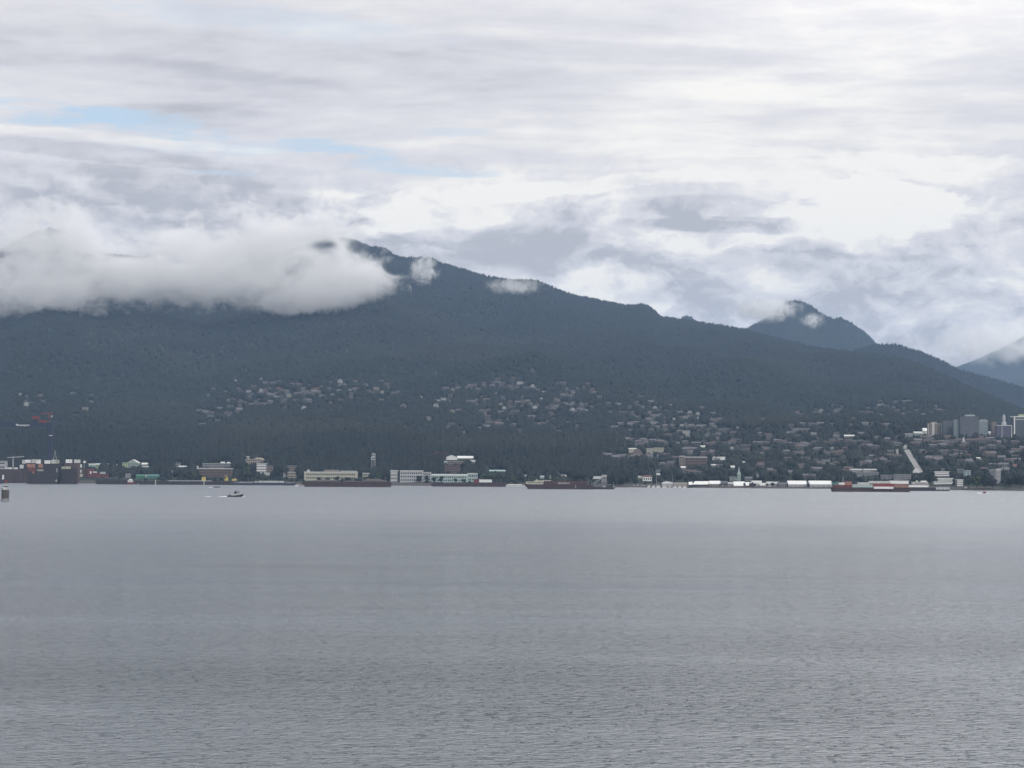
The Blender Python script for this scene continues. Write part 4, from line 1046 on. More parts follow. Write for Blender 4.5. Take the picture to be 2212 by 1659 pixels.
B_('apartment_block', 'cream apartment row with a stepped roof, farthest right of the hip roofed house', 'apartments', 1412, 1434.6, 966.8, 977, CREAM, CREAM, 'flat', 14, win=('grid', 7, 2))
Tb = B_('school', 'long brown brick school with white roof line', 'school', 1479, 1527, 986.5, 1007, BRICK, OFFWHITE, 'flat', 22, win=('grid', 14, 3), roof_h=1.6, land='the brown brick school')
B_('school', 'taller pale entrance block at the left end of the brick school', 'school', 1468, 1478.8, 984.5, 1008, TAN, OFFWHITE, 'flat', 16, win=('grid', 3, 4))
B_('house', 'bright white roofed house above the brick school', 'house', 1514, 1523, 962.3, 967, OFFWHITE, WHITE, 'gable')
B_('house', 'brown house with a thin white roof above the school roof line', 'house', 1511, 1526, 974.5, 984, BRICK, WHITE, 'flat', win=('grid', 5, 2))
B_('house', 'white roofed cottage below the taller block of the school', 'house', 1471.5, 1481, 1007.5, 1013, GREY, WHITE, 'gable')
B_('house', 'bright white broad house right of the brick school', 'house', 1549.5, 1566.5, 986.5, 994, WHITE, WHITE, 'flat', 12, land='the bright white broad house')
B_('house', 'pale gabled house attached left of the bright white broad house', 'house', 1538.5, 1548.5, 985.5, 993.5, OFFWHITE, OFFWHITE, 'front', 9)
B_('house', 'pale house with dark windows below the bright white broad house', 'house', 1537, 1552, 1002.5, 1008.5, GREY, OFFWHITE, 'gable', win=('grid', 4, 1))
B_('house', 'tall pale narrow house left of the church steeple', 'house', 1577, 1587, 1005.5, 1015.5, GREY, OFFWHITE, 'gable', win=('grid', 2, 3))
B_('house', 'white waterfront house with a dull red roof above the marina', 'house', 1389, 1408, 1027, 1039.5, WHITE, REDROOF, 'gable', 14, roof_h=2.4, win=('grid', 4, 1), land='the red roofed white house')
B_('house', 'low white wing left of the red roofed white house', 'house', 1379, 1388.8, 1028, 1033.5, OFFWHITE, OFFWHITE, 'gable')
B_('house', 'grey boxy house on the slope right of the red roofed white house', 'house', 1417, 1430, 1013.5, 1022, GREY, GREYROOF, 'flat', win=('grid', 4, 2))
B_('house', 'white porch house below the grey boxy house', 'house', 1419, 1426, 1023, 1027.5, GREY, WHITE, 'gable')

def church():
    X, Y, zg = ground_at(1596.5, 1039)
    T = thing('church', 'pale green white church with a tall pointed steeple', 'church', (X, Y, zg))
    a, b = wx(1593, 1030, Y), wx(1600.2, 1030, Y); xc = (a + b) / 2; w = b - a
    zt, zm, zp = wz(1596, 1023.5, Y), wz(1596, 1018.5, Y), wz(1596.5, 1006.5, Y)
    MB().box(a, b, Y, Y + w, zg - 1, zt).build('tower', PALEGREEN, T)
    MB().box(a - .25, b + .25, Y - .25, Y + w + .25, zt, zt + .5).build('cornice', OFFWHITE, T)
    v = [(a + .4, Y + .4, zt + .5), (b - .4, Y + .4, zt + .5), (b - .4, Y + w - .4, zt + .5), (a + .4, Y + w - .4, zt + .5), (xc - w * .22, Y + w * .28, zm), (xc + w * .22, Y + w * .28, zm), (xc + w * .22, Y + w * .72, zm), (xc - w * .22, Y + w * .72, zm), (xc, Y + w / 2, zp)]
    MB().add(v, [(0, 1, 5, 4), (1, 2, 6, 5), (2, 3, 7, 6), (3, 0, 4, 7), (4, 5, 8), (5, 6, 8), (6, 7, 8), (7, 4, 8)]).build('spire', PALETEAL, T)
    for k, q in enumerate((.3, .62)):
        MB().box(xc - .5, xc + .5, Y - .08, Y + .2, zg + (zt - zg) * q, zg + (zt - zg) * q + 1.6).build('window', GLASS, T)
    x0, z1 = wx(1577, 1035, Y), wz(1585, 1029.5, Y); zr = wz(1585, 1033.6, Y)
    MB().box(x0, a - .02, Y + 1, Y + 11, zg - 1, zr).build('nave', PALEGREEN, T)
    MB().prismx([(Y + .5, zr), (Y + 6, z1), (Y + 11.5, zr)], x0 - .4, a - .3).build('roof', GREYROOF, T)
    PROT.append((1576, 1601, 1005, 1039, Y)); LAND.append((1596, 1025, 'the church steeple'))
church()
B_('house', 'very small pale house on the slope above the church steeple', 'house', 1604, 1609, 996.2, 1001.5, PALEGREEN, OFFWHITE, 'gable')
B_('house', 'pale gabled house with a round window right of the church', 'house', 1631, 1639, 1023, 1031.5, OFFWHITE, PALEGREY, 'front', 9, win=('grid', 2, 2))
B_('house', 'grey gabled house between the church and the pale gabled one', 'house', 1610, 1625, 1029.5, 1038, GREY, GREYROOF, 'gable', win=('grid', 3, 1))
# ------------------------------------------------------------------ marina and boat sheds
Ym = _sh(1390, -14)
rb = random.Random(5)
mar = [(1366, 1373.5, 'white cruiser at the left end of the marina row'), (1375, 1381, 'small white cruiser second from the left end of the marina row'), (1383, 1396, 'long white yacht moored below the red roofed house'), (1398.5, 1407, 'white cruiser moored right of the long white yacht'), (1409, 1416, 'pale cruiser in the middle gap of the marina row'), (1418, 1427, 'white motor yacht moored left of the curved white tent'), (1431, 1441, 'white cruiser moored under the curved white tent'), (1443, 1452, 'cream cruiser second from the left under the curved tent'), (1454, 1463, 'white cruiser with blue trim moored right of the curved tent'), (1465, 1473, 'small white cruiser between the tent and the slanted sheds'), (1475, 1484, 'white cruiser moored against the first slanted shed')]
for i, (x0, x1, lab) in enumerate(mar):
    yw = 1052.6 + (x0 - 1366) * .012
    T, Y, zd = vessel('cabin_cruiser', lab, 'boat', x0, x1, yw - 2.4, yw, WHITE if i != 7 else CREAM, 3.4, (.3, 1.6), (0, .5), group='cruisers moored along the marina', deckmat=OFFWHITE)
    w = x1 - x0; h = box_in(T, 'cabin', x0 + w * .2, x0 + w * .72, yw - 4.6, yw - 2.35, Y + .5, 2.2, WHITE)
    box_in(T, 'window', x0 + w * .24, x0 + w * .68, yw - 4.1, yw - 3.2, Y + .42, .2, GLASS if i != 8 else NAVY, parent=h)
    if i % 2: box_in(T, 'flybridge', x0 + w * .3, x0 + w * .6, yw - 5.8, yw - 4.65, Y + .8, 1.6, OFFWHITE)
    if i in (2, 5, 8): MB().bar(at(x0 + w * .45, yw - 4, Y + 1.5), at(x0 + w * .45, yw - 14, Y + 1.5), .1, 5, .05).build('mast', PALEGREY, T)
for x_, yt, lab in ((1418, 1029, 'thin pale sailing mast left of the curved white tent'), (1453, 1025, 'tall thin pale pole above the curved white tent')):
    Y = _sh(x_, 6); X, _, Z = at(x_, 1048, Y)
    T = thing('flag_pole', lab, 'pole', (X, Y, 2))
    MB().bar((X, Y, 1), at(x_, yt, Y), .28, 6, .12).build('pole', PALEGREY, T); MB().lathe(X, Y, [(.9, 1.8), (.9, 3.0)], 8).build('footing', GREY, T)

def tent():
    Y = _sh(1442, 8); T = thing('marquee', 'white marquee with a curved roof behind the marina boats', 'tent', (wx(1442, 1048, Y), Y, 2.2))
    X0, X1 = wx(1430, 1045, Y), wx(1455, 1045, Y); z0, z1 = wz(1442, 1044.5, Y), wz(1442, 1040.2, Y)
    v = [(X0 + (X1 - X0) * i / 12, z0 + (z1 - z0) * math.sin(math.pi * i / 12) ** .6) for i in range(13)]
    MB().prism(v, Y, Y + 14).build('roof', WHITE, T)
    mb = MB()
    MB().box(X0 + .5, X1 - .5, Y + .5, Y + 13.5, 1.5, z0 - .02).build('wall', PALEGREY, T)
    T2 = thing('marquee', 'long low flat white canopy right of the curved marquee', 'tent', (wx(1470, 1048, Y), Y, 2.2))
    X0, X1 = wx(1455.4, 1045, Y), wx(1485, 1045, Y); za, zb = wz(1470, 1044.6, Y), wz(1470, 1042.6, Y)
    MB().box(X0, X1, Y, Y + 12, za, zb).build('roof', OFFWHITE, T2); MB().box(X0 + .4, X1 - .4, Y + .5, Y + 11, 1.5, za - .02).build('wall', BEIGE, T2)
    PROT.append((1430, 1485, 1040, 1050, Y))
tent()

def slant_shed(label, x0, x1, yt, yb, lean, wallm, roofm, Y):
    """boat shed whose white roof slopes towards the harbour, its edge running back at a slant"""
    X0, X1 = wx(x0, yb, Y), wx(x1, yb, Y); zt, ze, zb = wz(x0, yt, Y), wz(x0, yt + (yb - yt) * .46, Y), 1.2
    T = thing('boat_shed', label, 'shed', ((X0 + X1) / 2, Y, 2.2), 'white roofed boat sheds by the marina')
    d = 16
    MB().box(X0, X1, Y, Y + d, zb, ze - .1).build('wall', wallm, T)
    v = [(X0 - .5, Y - .8, ze), (X1 + .5, Y - .8, ze), (X1 + .5 + lean, Y + d, zt), (X0 - .5 + lean, Y + d, zt)]
    v += [(a, b, c - .4) for a, b, c in v]
    MB().add(v, [(0, 1, 2, 3), (7, 6, 5, 4), (0, 4, 5, 1), (1, 5, 6, 2), (2, 6, 7, 3), (3, 7, 4, 0)]).build('roof', roofm, T)
    MB().box(X0 + (X1 - X0) * .2, X0 + (X1 - X0) * .75, Y - .12, Y + .2, zb, ze - 1.2).build('door', DARKGREY, T)
    MB().box(X0 + (X1 - X0) * .8, X0 + (X1 - X0) * .94, Y - .1, Y + .2, zb + 1.5, ze - 1).build('window', GLASS, T)
    PROT.append((x0, x1, yt, yb, Y)); FOOT.append(((X0 + X1) / 2, Y + 8, 12))
Ysd = _sh(1520, 3)
slant_shed('small white roofed boat shed, first of the slanted row after the canopy', 1488, 1495, 1040.8, 1053.6, 1.5, DARKGREY, WHITE, Ysd)
slant_shed('boat shed with a bright slanted white roof and dark front, second in the row', 1496.5, 1508, 1039.4, 1053.8, 5, DARKGREY, WHITE, Ysd)
slant_shed('boat shed with slanted white roof and brown front, third in the row', 1509.5, 1520, 1039.6, 1053.8, 5, BRICK, WHITE, Ysd)
slant_shed('boat shed with slanted white roof over a dull red front, fourth in the row', 1521.5, 1532, 1039.4, 1054, 4, DULLRED, WHITE, Ysd)
B_('boat_shed', 'beige boat shed with a pale roof at the end of the slanted row', 'shed', 1533.5, 1556, 1038.6, 1053.5, BEIGE, WHITE, 'gable', 14, _sh(1545, 4), win=('grid', 4, 1), roof_h=4.5, land='the beige boat shed')
B_('boat_house', 'grey boat house with pale flat roof right of the beige boat shed', 'shed', 1558, 1572, 1040, 1049, GREY, PALEGREY, 'flat', 12, _sh(1565, 16), win=('grid', 4, 1))
B_('boat_house', 'low lavender grey boat house in front of the church', 'shed', 1573.5, 1585, 1041.5, 1049.5, PALEGREY, PALEGREY, 'gable', 12, _sh(1580, 14), win=('grid', 3, 1))
B_('boat_house', 'white walled boat house with the brightest long roof, below the steeple', 'shed', 1586, 1608.5, 1040, 1053.4, OFFWHITE, WHITE, 'gable', 14, _sh(1597, 6), win=('grid', 4, 1), roof_h=6.2)
B_('boat_house', 'boat house with white roof and brick wall right of the brightest roof', 'shed', 1609.5, 1620, 1041.5, 1053.5, BRICK, WHITE, 'gable', 14, _sh(1615, 6), win=('grid', 3, 1), roof_h=5)
B_('boat_house', 'small front gabled white boat house between two dark round trees', 'shed', 1621, 1629.5, 1040.5, 1053.4, DARKGREY, WHITE, 'front', 12, _sh(1625, 6), win=('grid', 2, 1))
B_('boat_house', 'cream high roofed house behind the small front gabled boat houses', 'shed', 1625, 1645.5, 1038.2, 1045, CREAM, OFFWHITE, 'gable', 12, _sh(1635, 24), roof_h=5)
B_('boat_house', 'front gabled white boat house, second from the cream high roofed house', 'shed', 1631, 1640, 1042.5, 1053.5, OFFWHITE, WHITE, 'front', 12, _sh(1635, 6), win=('grid', 2, 1))
B_('boat_house', 'low white roofed boat house with mauve wall below the wooded slope', 'shed', 1642, 1656, 1043.2, 1053.6, PALEGREY, OFFWHITE, 'gable', 12, _sh(1650, 6), win=('grid', 4, 1), roof_h=3.6)
B_('boat_house', 'white boxy boat house left of its twin near the grey sheds', 'shed', 1657.5, 1668.5, 1040.2, 1050, OFFWHITE, WHITE, 'flat', 12, _sh(1663, 14), roof_h=3.4, win=('grid', 3, 1))
B_('boat_house', 'white boxy boat house right of its twin, beside the grey sheds', 'shed', 1670, 1682, 1040.6, 1050, PALEGREY, WHITE, 'flat', 12, _sh(1676, 14), roof_h=3, win=('grid', 3, 1))
B_('warehouse', 'low grey shed with a mauve roof left of the two grey warehouses', 'warehouse', 1683, 1703, 1041.5, 1055, GREY, GREYROOF, 'flat', 16, _sh(1692, 6), win=('grid', 5, 1))
def big_warehouse(label, x0, x1, land):
    Y = _sh((x0 + x1) / 2, 6)
    T = B_('warehouse', label, 'warehouse', x0, x1, 1038.4, 1055.8, PALEGREY, WHITE, 'gable', 26, Y, roof_h=5.2, land=land)
    X0, X1 = wx(x0, 1050, Y), wx(x1, 1050, Y); z0, z1 = 2, wz(x0, 1047, Y)
    for k in range(4):
        a = X0 + (X1 - X0) * (.08 + .23 * k); MB().box(a, a + (X1 - X0) * .14, Y - .15, Y + .3, z0, z0 + (z1 - z0) * .62).build('door', GREY, T)
    for k in range(9):
        a = X0 + (k + .5) * (X1 - X0) / 9; MB().box(a - .12, a + .12, Y - .1, Y - .01, z0, z1).build('downpipe', GREY, T)
big_warehouse('left of two big grey warehouses with a bright white roof', 1703.8, 1743.5, 'the left grey warehouse')
big_warehouse('right of two big grey warehouses, its white roof stepping down at the end', 1750.5, 1797.5, 'the right grey warehouse')
B_('warehouse', 'small dark link building between the two grey warehouses', 'warehouse', 1744.2, 1749.8, 1043, 1055, DARKGREY, PALETEAL, 'flat', 14, _sh(1747, 8))
B_('warehouse', 'low teal shed behind the left end of the maroon barge', 'warehouse', 1798.5, 1812, 1041, 1048, TEAL, TEAL, 'flat', 14, _sh(1805, 14))

# ------------------------------------------------------------------ right shore
B_('warehouse', 'long thin bright white flat roof, left one of a pair above the maroon barge', 'school', 1838, 1862.5, 1012.6, 1019, PALEGREY, WHITE, 'flat', 16, roof_h=1.9, win=('grid', 8, 1), land='the pair of thin white roofs')
B_('warehouse', 'thin bright white flat roof, right one of a pair above the maroon barge', 'school', 1866, 1893.5, 1012.6, 1019, PALEGREY, WHITE, 'flat', 16, roof_h=1.9, win=('grid', 9, 1))
B_('apartment_block', 'pale grey low block below the pair of thin white roofs', 'apartments', 1850, 1898, 1019.5, 1028, GREY, PALEGREY, 'flat', 12, win=('grid', 14, 2))
B_('apartment_block', 'grey terraced block below the uphill road, upper part', 'apartments', 1905, 1930, 1026, 1035, GREY, PALEGREY, 'flat', 12, win=('grid', 8, 2))
B_('apartment_block', 'grey stepped apartment block below the foot of the uphill road', 'apartments', 1932, 1968, 1025, 1037, GREY, PALEGREY, 'flat', 14, win=('grid', 10, 3))
B_('house', 'round pale grey dome roof at the foot of the uphill road', 'dome', 1972, 1990, 1011.5, 1022, GREY, PALEGREY, 'hip', 14, roof_h=7)
for (x0, x1, yt, yb, lab, nb) in [(2019, 2054.5, 1018.5, 1029.5, 'upper white stepped terrace of the white apartment complex', 2), (2026, 2059, 1032.6, 1040, 'middle white stepped terrace of the white apartment complex', 2), (2017, 2058, 1040.4, 1047, 'lowest and widest white terrace of the apartment complex', 1)]:
    B_('apartment_block', lab, 'apartments', x0, x1, yt, yb, GREY, WHITE, 'flat', 12, win=('band', nb, .45), winmat=WHITE, roof_h=1.2, land='the white apartment complex' if nb == 1 else None)
B_('apartment_block', 'pale tower block standing behind the white stepped terraces', 'apartments', 2030, 2040, 1012, 1020, GREY, PALEGREY, 'flat', 12, win=('grid', 3, 2))
B_('apartment_block', 'narrow white banded block between the terraces and the park bushes', 'apartments', 2067.5, 2080.5, 1035.3, 1051, GREY, OFFWHITE, 'flat', 12, win=('band', 3, .45), winmat=WHITE, roof_h=1.2)
B_('apartment_block', 'pale teal block with bright bay rising behind the park bushes', 'apartments', 2084.5, 2097, 1016, 1030, PALETEAL, OFFWHITE, 'flat', 12, win=('grid', 4, 3))
B_('apartment_block', 'grey green block left of the pale teal one with the bright bay', 'apartments', 2070, 2084, 1013, 1024, GREY, PALEGREY, 'flat', 12, win=('grid', 5, 3))
B_('apartment_block', 'grey block with vertical strips behind the white gridded block', 'apartments', 2138, 2151, 1014, 1029, GREY, PALEGREY, 'flat', 12, win=('grid', 6, 4))
B_('apartment_block', 'white gridded apartment block standing tall above the park bushes', 'apartments', 2151.5, 2161.5, 1013.5, 1044, PALEGREY, OFFWHITE, 'flat', 12, win=('grid', 4, 9), land='the white gridded block')
B_('house', 'small bright white house at the end of a long teal hedge line', 'house', 2067, 2072, 1003.8, 1008.5, WHITE, WHITE, 'gable')
B_('house', 'pale house with pink gable at the right edge above the park', 'house', 2189, 2197, 1002, 1010, OFFWHITE, REDROOF, 'gable', win=('grid', 2, 1))
B_('house', 'long thin white roof near the right edge above a wooded patch', 'house', 2169, 2182, 990, 994, GREY, WHITE, 'gable')
B_('house', 'thin white roof between trees above the park bushes', 'house', 2110, 2118, 988, 992, GREY, WHITE, 'gable')
B_('pavilion', 'tiny white pavilion with pointed roof on the shore beside the park bushes', 'pavilion', 2085.5, 2089.5, 1050, 1055.5, WHITE, WHITE, 'hip', 4, roof_h=2)
B_('house', 'white farm style house with gable at the top of the uphill road', 'house', 1953, 1962.5, 961.5, 970, OFFWHITE, OFFWHITE, 'front', 10, land='the white house at the road top')
B_('house', 'narrow pale tower house left of the uphill road', 'house', 1936.5, 1941, 970, 982, OFFWHITE, PALEGREY, 'flat', 7, win=('grid', 2, 4))
B_('warehouse', 'bright long white roof in the middle of the right hand town', 'warehouse', 1824, 1846, 939.2, 944, PALEGREY, WHITE, 'gable', 14)

# towers on the hill at the right edge
def tower(label, x0, x1, yt, yb, wall, roofm, cols, rows, cap=None, stripes=(), frame=None, wm=None):
    T = B_('apartment_tower', label, 'tower block', x0, x1, yt, yb, wall, roofm, 'flat', None, None, win=('grid', cols, rows), roof_h=1.2, winmat=wm or TOWERGLASS)
    Y = T.location.y
    for (a, b, ta, tb, m) in stripes: box_in(T, 'pilaster', a, b, ta, tb, Y - .5, 1.0, m)
    if cap: box_in(T, 'penthouse', cap[0], cap[1], cap[2], yt - .02, Y + 3, 8, cap[3])
    return T
tower('tan apartment tower with a pale vertical stripe, leftmost of the hill towers', 2005.5, 2034, 914.5, 943, TAN, BEIGE, 8, 8, (2012, 2024, 911.5, BEIGE), [(2013.6, 2018.4, 913, 942, OFFWHITE), (2033.2, 2034.4, 916, 938, OFFWHITE), (2005.0, 2005.9, 917, 938, OFFWHITE)])
LAND.append((2020, 928, 'the tan striped tower'))
tower('slender pale grey green tower attached to the broad dark tower', 2061.5, 2074.5, 905, 946, mat('grey_green_wall', (.20, .25, .25), .8), GREYROOF, 5, 12)
tower('dim dark tower slab between the tan striped tower and the slender grey green one', 2038, 2059, 907.5, 944, mat('dim_tower_wall', (.085, .10, .11), .75), DARKROOF, 6, 10)
tower('broad dark tower with a pale roof slab, tallest in the middle', 2074.8, 2115.2, 899, 947, mat('dark_tower_wall', (.085, .095, .115), .7), DARKROOF, 12, 13, (2085.7, 2106, 895.8, PALETEAL), wm=TOWERGLASS)
LAND.append((2095, 920, 'the broad dark tower'))
tower('pale blue grey tower with a chamfered top right of the broad dark one', 2116, 2134, 908, 944, mat('blue_grey_wall', (.24, .29, .31), .8), PALEGREY, 6, 11, (2119, 2131, 905.6, GREY))
tower('narrow plain tan tower slab between the pale blue and the framed tower', 2142.8, 2153, 911.5, 946, TAN, TAN, 2, 10)
Tt = tower('dark mauve tower with pale frame lines and a domed turret', 2153.4, 2186, 918.6, 950, mat('mauve_wall', (.085, .085, .13), .75), PALEGREY, 10, 10, None, [(2153, 2186, 918.2, 919.8, OFFWHITE), (2163.5, 2166.5, 921, 948, GREY), (2184.8, 2186.4, 919.9, 950, OFFWHITE)], wm=DARKGREY)
Yt_ = Tt.location.y + 6
mb = MB(); cx = wx(2168.5, 915, Yt_); zz = lambda y_: wz(2168.5, y_, Yt_); r1 = wx(2174, 915, Yt_) - cx
mb.lathe(cx, Yt_, [(r1, zz(918.4)), (r1, zz(914.5)), (r1 * .62, zz(911)), (r1 * .62, zz(904.5)), (r1 * .66, zz(903)), (r1 * .5, zz(898.5)), (r1 * .12, zz(894.8))], 16); mb.build('turret', PALEGREY, Tt)
Tt = tower('dark glazed tower with white corner frame and pale green roof, cut by the edge', 2189, 2240, 900, 954, mat('dark_glazed_wall', (.055, .065, .080), .5), PALEGREEN, 16, 16, (2201, 2232, 895.0, LIME), [(2190.5, 2193, 899, 953, WHITE), (2182.6, 2189, 899.4, 901, OFFWHITE), (2193.05, 2236, 899.2, 900.8, WHITE), (2193.05, 2236, 905, 906.6, OFFWHITE)])
LAND.append((2200, 925, 'the white framed tower'))
T = B_('church', 'tiny white steep gabled church on the hill below the broad dark tower', 'church', 2079.5, 2086.5, 945.5, 957, OFFWHITE, WHITE, 'front', 9, roof_h=9, land='the tiny white church')
MB().bar((wx(2083, 946, T.location.y), T.location.y + 1, wz(2083, 946, T.location.y)), (wx(2083, 943.5, T.location.y), T.location.y + 1, wz(2083, 943.3, T.location.y)), .25, 5).build('cross', WHITE, T)
B_('house', 'bright white block left of the tan striped tower', 'house', 1994.5, 2004.5, 924.5, 938, WHITE, WHITE, 'gable', 12, win=('grid', 3, 3))
B_('apartment_block', 'pale green low block left of the bright white one on the hill', 'apartments', 1975, 1993, 932, 941, PALEGREEN, OFFWHITE, 'gable', 12, win=('grid', 8, 2))
B_('apartment_block', 'white low blocks at the left end of the hill towers row', 'apartments', 1955, 1972, 936, 943.5, PALEGREY, OFFWHITE, 'flat', 12, win=('grid', 7, 1))
B_('house', 'small bright house standing between the pale blue tower and the tan slab', 'house', 2136.5, 2142, 931.5, 942, OFFWHITE, OFFWHITE, 'gable', 8, win=('grid', 1, 3))

# uphill road, sea wall, park lawn
def strip_on_ground(name, label, pts, width, m, lift=0.25, sub=12, kind='structure'):
    v, f = [], []
    P = [ground_at(x_, y_) for x_, y_ in pts]
    ctr = []
    for (xa, ya, za), (xb, yb, zb) in zip(P[:-1], P[1:]):
        for k in range(sub): ctr.append((xa + (xb - xa) * k / sub, ya + (yb - ya) * k / sub))
    ctr.append(P[-1][:2])
    for i, (x_, y_) in enumerate(ctr):
        for s in (-.5, -.17, .17, .5): v.append((x_ + s * width, y_, float(height(x_ + s * width, y_)) + lift))
        if i: k = 4 * i; f += [(k - 4 + j, k - 3 + j, k + 1 + j, k + j) for j in range(3)]
    o = MB().add(v, f).build(name, m); tag(o, label, 'road', kind=kind)
    for i in range(0, len(ctr), 2): FOOT.append((ctr[i][0], ctr[i][1], width * .9))
    for (xa, ya), (xb, yb) in zip(pts[:-1], pts[1:]): PROT.append((min(xa, xb) - 3, max(xa, xb) + 3, min(ya, yb), max(ya, yb) - .5, (ground_at(xa, ya)[1] + ground_at(xb, yb)[1]) / 2 + 30))
strip_on_ground('road', 'pale straight road climbing the hill', [(1988, 1021), (1976, 1002), (1966, 985), (1958, 972)], 9.0, ASPHALT, 0.5)

def sea_wall(label, x0, x1, h, seed):
    v, f = [], []; n = int((x1 - x0) / 3); rr = np.random.default_rng(seed)
    for i in range(n + 1):
        x_ = x0 + (x1 - x0) * i / n; u = float(ray(x_, 1052)[0]); Y = float(shore(u)) - 1.5
        j = rr.uniform(-.3, .3)
        v += [(u * (Y - 2.4), Y - 2.4 + j, -1), (u * (Y - 1.2), Y - 1.2 + j, h * .5 + j * .3), (u * Y, Y + j, h + j * .3), (u * (Y + 2.5), Y + 2.5, h)]
        if i: k = 4 * i; f += [(k - 4 + q, k + q, k + 1 + q, k - 3 + q) for q in range(3)]
    o = MB().add(v, f).build('sea_wall', STONE); tag(o, label, 'sea wall')
sea_wall('rough stone sea wall along the park at the right end of the shore', 2050, 2330, 2.4, 1)
sea_wall('low stone sea wall behind the navy barge and the gravel barge', 640, 935, 2.6, 2)
sea_wall('low stone sea wall in front of the marina and the boat sheds', 1290, 1800, 1.8, 3)

# ------------------------------------------------------------------ houses on the hillside
HOUSE_V = {}
HOUSE_W = {'white': mat('house_white', (.29, .30, .295)), 'cream': mat('house_cream', (.20, .195, .16)), 'grey': mat('house_grey', (.082, .086, .092)), 'tan': mat('house_tan', (.088, .080, .074)), 'pale': mat('house_pale', (.135, .14, .142))}
def house_variant(wk, rk, shape):
    key = (wk, rk, shape)
    if key in HOUSE_V: return HOUSE_V[key]
    wm = HOUSE_W[wk]
    rm = {'grey': GREYROOF, 'dark': DARKROOF, 'brown': BROWNROOF, 'pale': HOUSE_W['pale'], 'red': REDROOF}[rk]
    w, d, h, r = {'long': (9.5, 4.5, 5.2, 2.6), 'square': (6.5, 5.5, 6.0, 3.2), 'tall': (6, 5, 8.2, 3.2), 'low': (10, 5, 3.6, 2.2)}[shape]
    a = MB().box(-w, w, -d, d, -6, h)
    if shape in ('square', 'tall'):
        a.add([(-w, -d - .02, h), (w, -d - .02, h), (0, -d - .02, h + r)], [(0, 1, 2)])
        b = MB()
        for s in (-1, 1): b.prism([(0, h + r + .3), (0, h + r - .2), (s * (w + .9), h - .75), (s * (w + .9), h - .25)], -d - .7, d + .7)
    else:
        b = MB().prismx([(-d - .8, h - .3), (0, h + r), (d + .8, h - .3)], -w - .8, w + .8)
    cs = []
    for k in range(3): cs.append(MB().box(-w * .75 + k * w * .58, -w * .75 + k * w * .58 + w * .34, -d - .08, -d + .2, 1.2, 3.0).mesh('window', GLASS))
    HOUSE_V[key] = (a.mesh('wall', wm), b.mesh('roof', rm), *cs)
    return HOUSE_V[key]
CLUSTERS = [  # phrase, cx, cy, hx, hy, tilt, count, bright share
    ('the left scatter above the crane', 150, 868, 110, 26, 0, 13, .3),
    ('the small cluster on the left hillside', 478, 890, 42, 17, -.12, 17, .45),
    ('the big cluster on the left hillside', 585, 851, 104, 25, .04, 44, .42),
    ('the high cluster left of middle', 785, 843, 82, 20, -.04, 25, .45),
    ('the gap between hillside clusters', 930, 868, 60, 30, 0, 9, .35),
    ('the top of the central cluster', 1175, 838, 110, 17, .10, 27, .45),
    ('the middle of the central cluster', 1135, 878, 150, 20, 0, 36, .40),
    ('the bottom of the central cluster', 1110, 917, 150, 16, 0, 26, .35),
    ('the cluster above the marina', 1420, 900, 108, 25, .22, 42, .45),
    ('the upper right slope', 1880, 885, 150, 15, 0, 18, .3),
    ('the slope above the brick school', 1640, 955, 120, 32, 0, 18, .3),
    ('the town left of the uphill road', 1830, 975, 100, 45, 0, 26, .4),
    ('the town right of the uphill road', 2110, 978, 95, 22, 0, 20, .4),
]
HOUSES = []; HPROT = []
def place_houses():
    rr = random.Random(11)
    got = []
    for ci, (ph, cx, cy_, hx, hy, tl, n, br) in enumerate(CLUSTERS):
        k = tries = 0
        while k < n and tries < 4000:
            tries += 1
            r1, r2 = rr.gauss(0, .62), rr.gauss(0, .62)
            if rr.random() < .5: r1 = rr.uniform(-1, 1); r2 = round(r2 * 2.2) / 2.2 + rr.gauss(0, .08)
            dx = cx + hx * r1; dy = cy_ + hy * r2 + (dx - cx) * tl
            if not -8 < dx < 2220: continue
            md = 8.0 if hy < 30 else 10.0
            if any(abs(dx - p[0]) < md and abs(dy - p[1]) < 3.6 for p in got): continue
            if any(q[0] - 5 < dx < q[1] + 5 and q[2] - 4 < dy < q[3] + 4 for q in PROT): continue
            got.append((dx, dy, ci)); k += 1
    for dx, dy, ci in got:
        X, Y, Z = ground_at(dx, dy)
        bright = rr.random() < CLUSTERS[ci][7] * .62
        wk = rr.choice(['white', 'white', 'cream', 'pale']) if bright else rr.choice(['grey', 'tan', 'tan', 'grey', 'pale'])
        rk = rr.choice(['grey', 'pale', 'grey', 'dark']) if bright else rr.choice(['grey', 'dark', 'brown', 'dark', 'red' if rr.random() < .4 else 'brown', 'grey'])
        sh = rr.choice(['long', 'long', 'square', 'low', 'tall'])
        k = rr.uniform(.48, .88) * (0.85 if Y < 4000 else 1.0) * (1.08 if Y > 4700 else 1)
        HOUSES.append(dict(x=dx, y=dy, ci=ci, P=(X, Y, Z), w=wk, r=rk, s=sh, k=k, rot=rr.uniform(-.55, .55)))
place_houses()

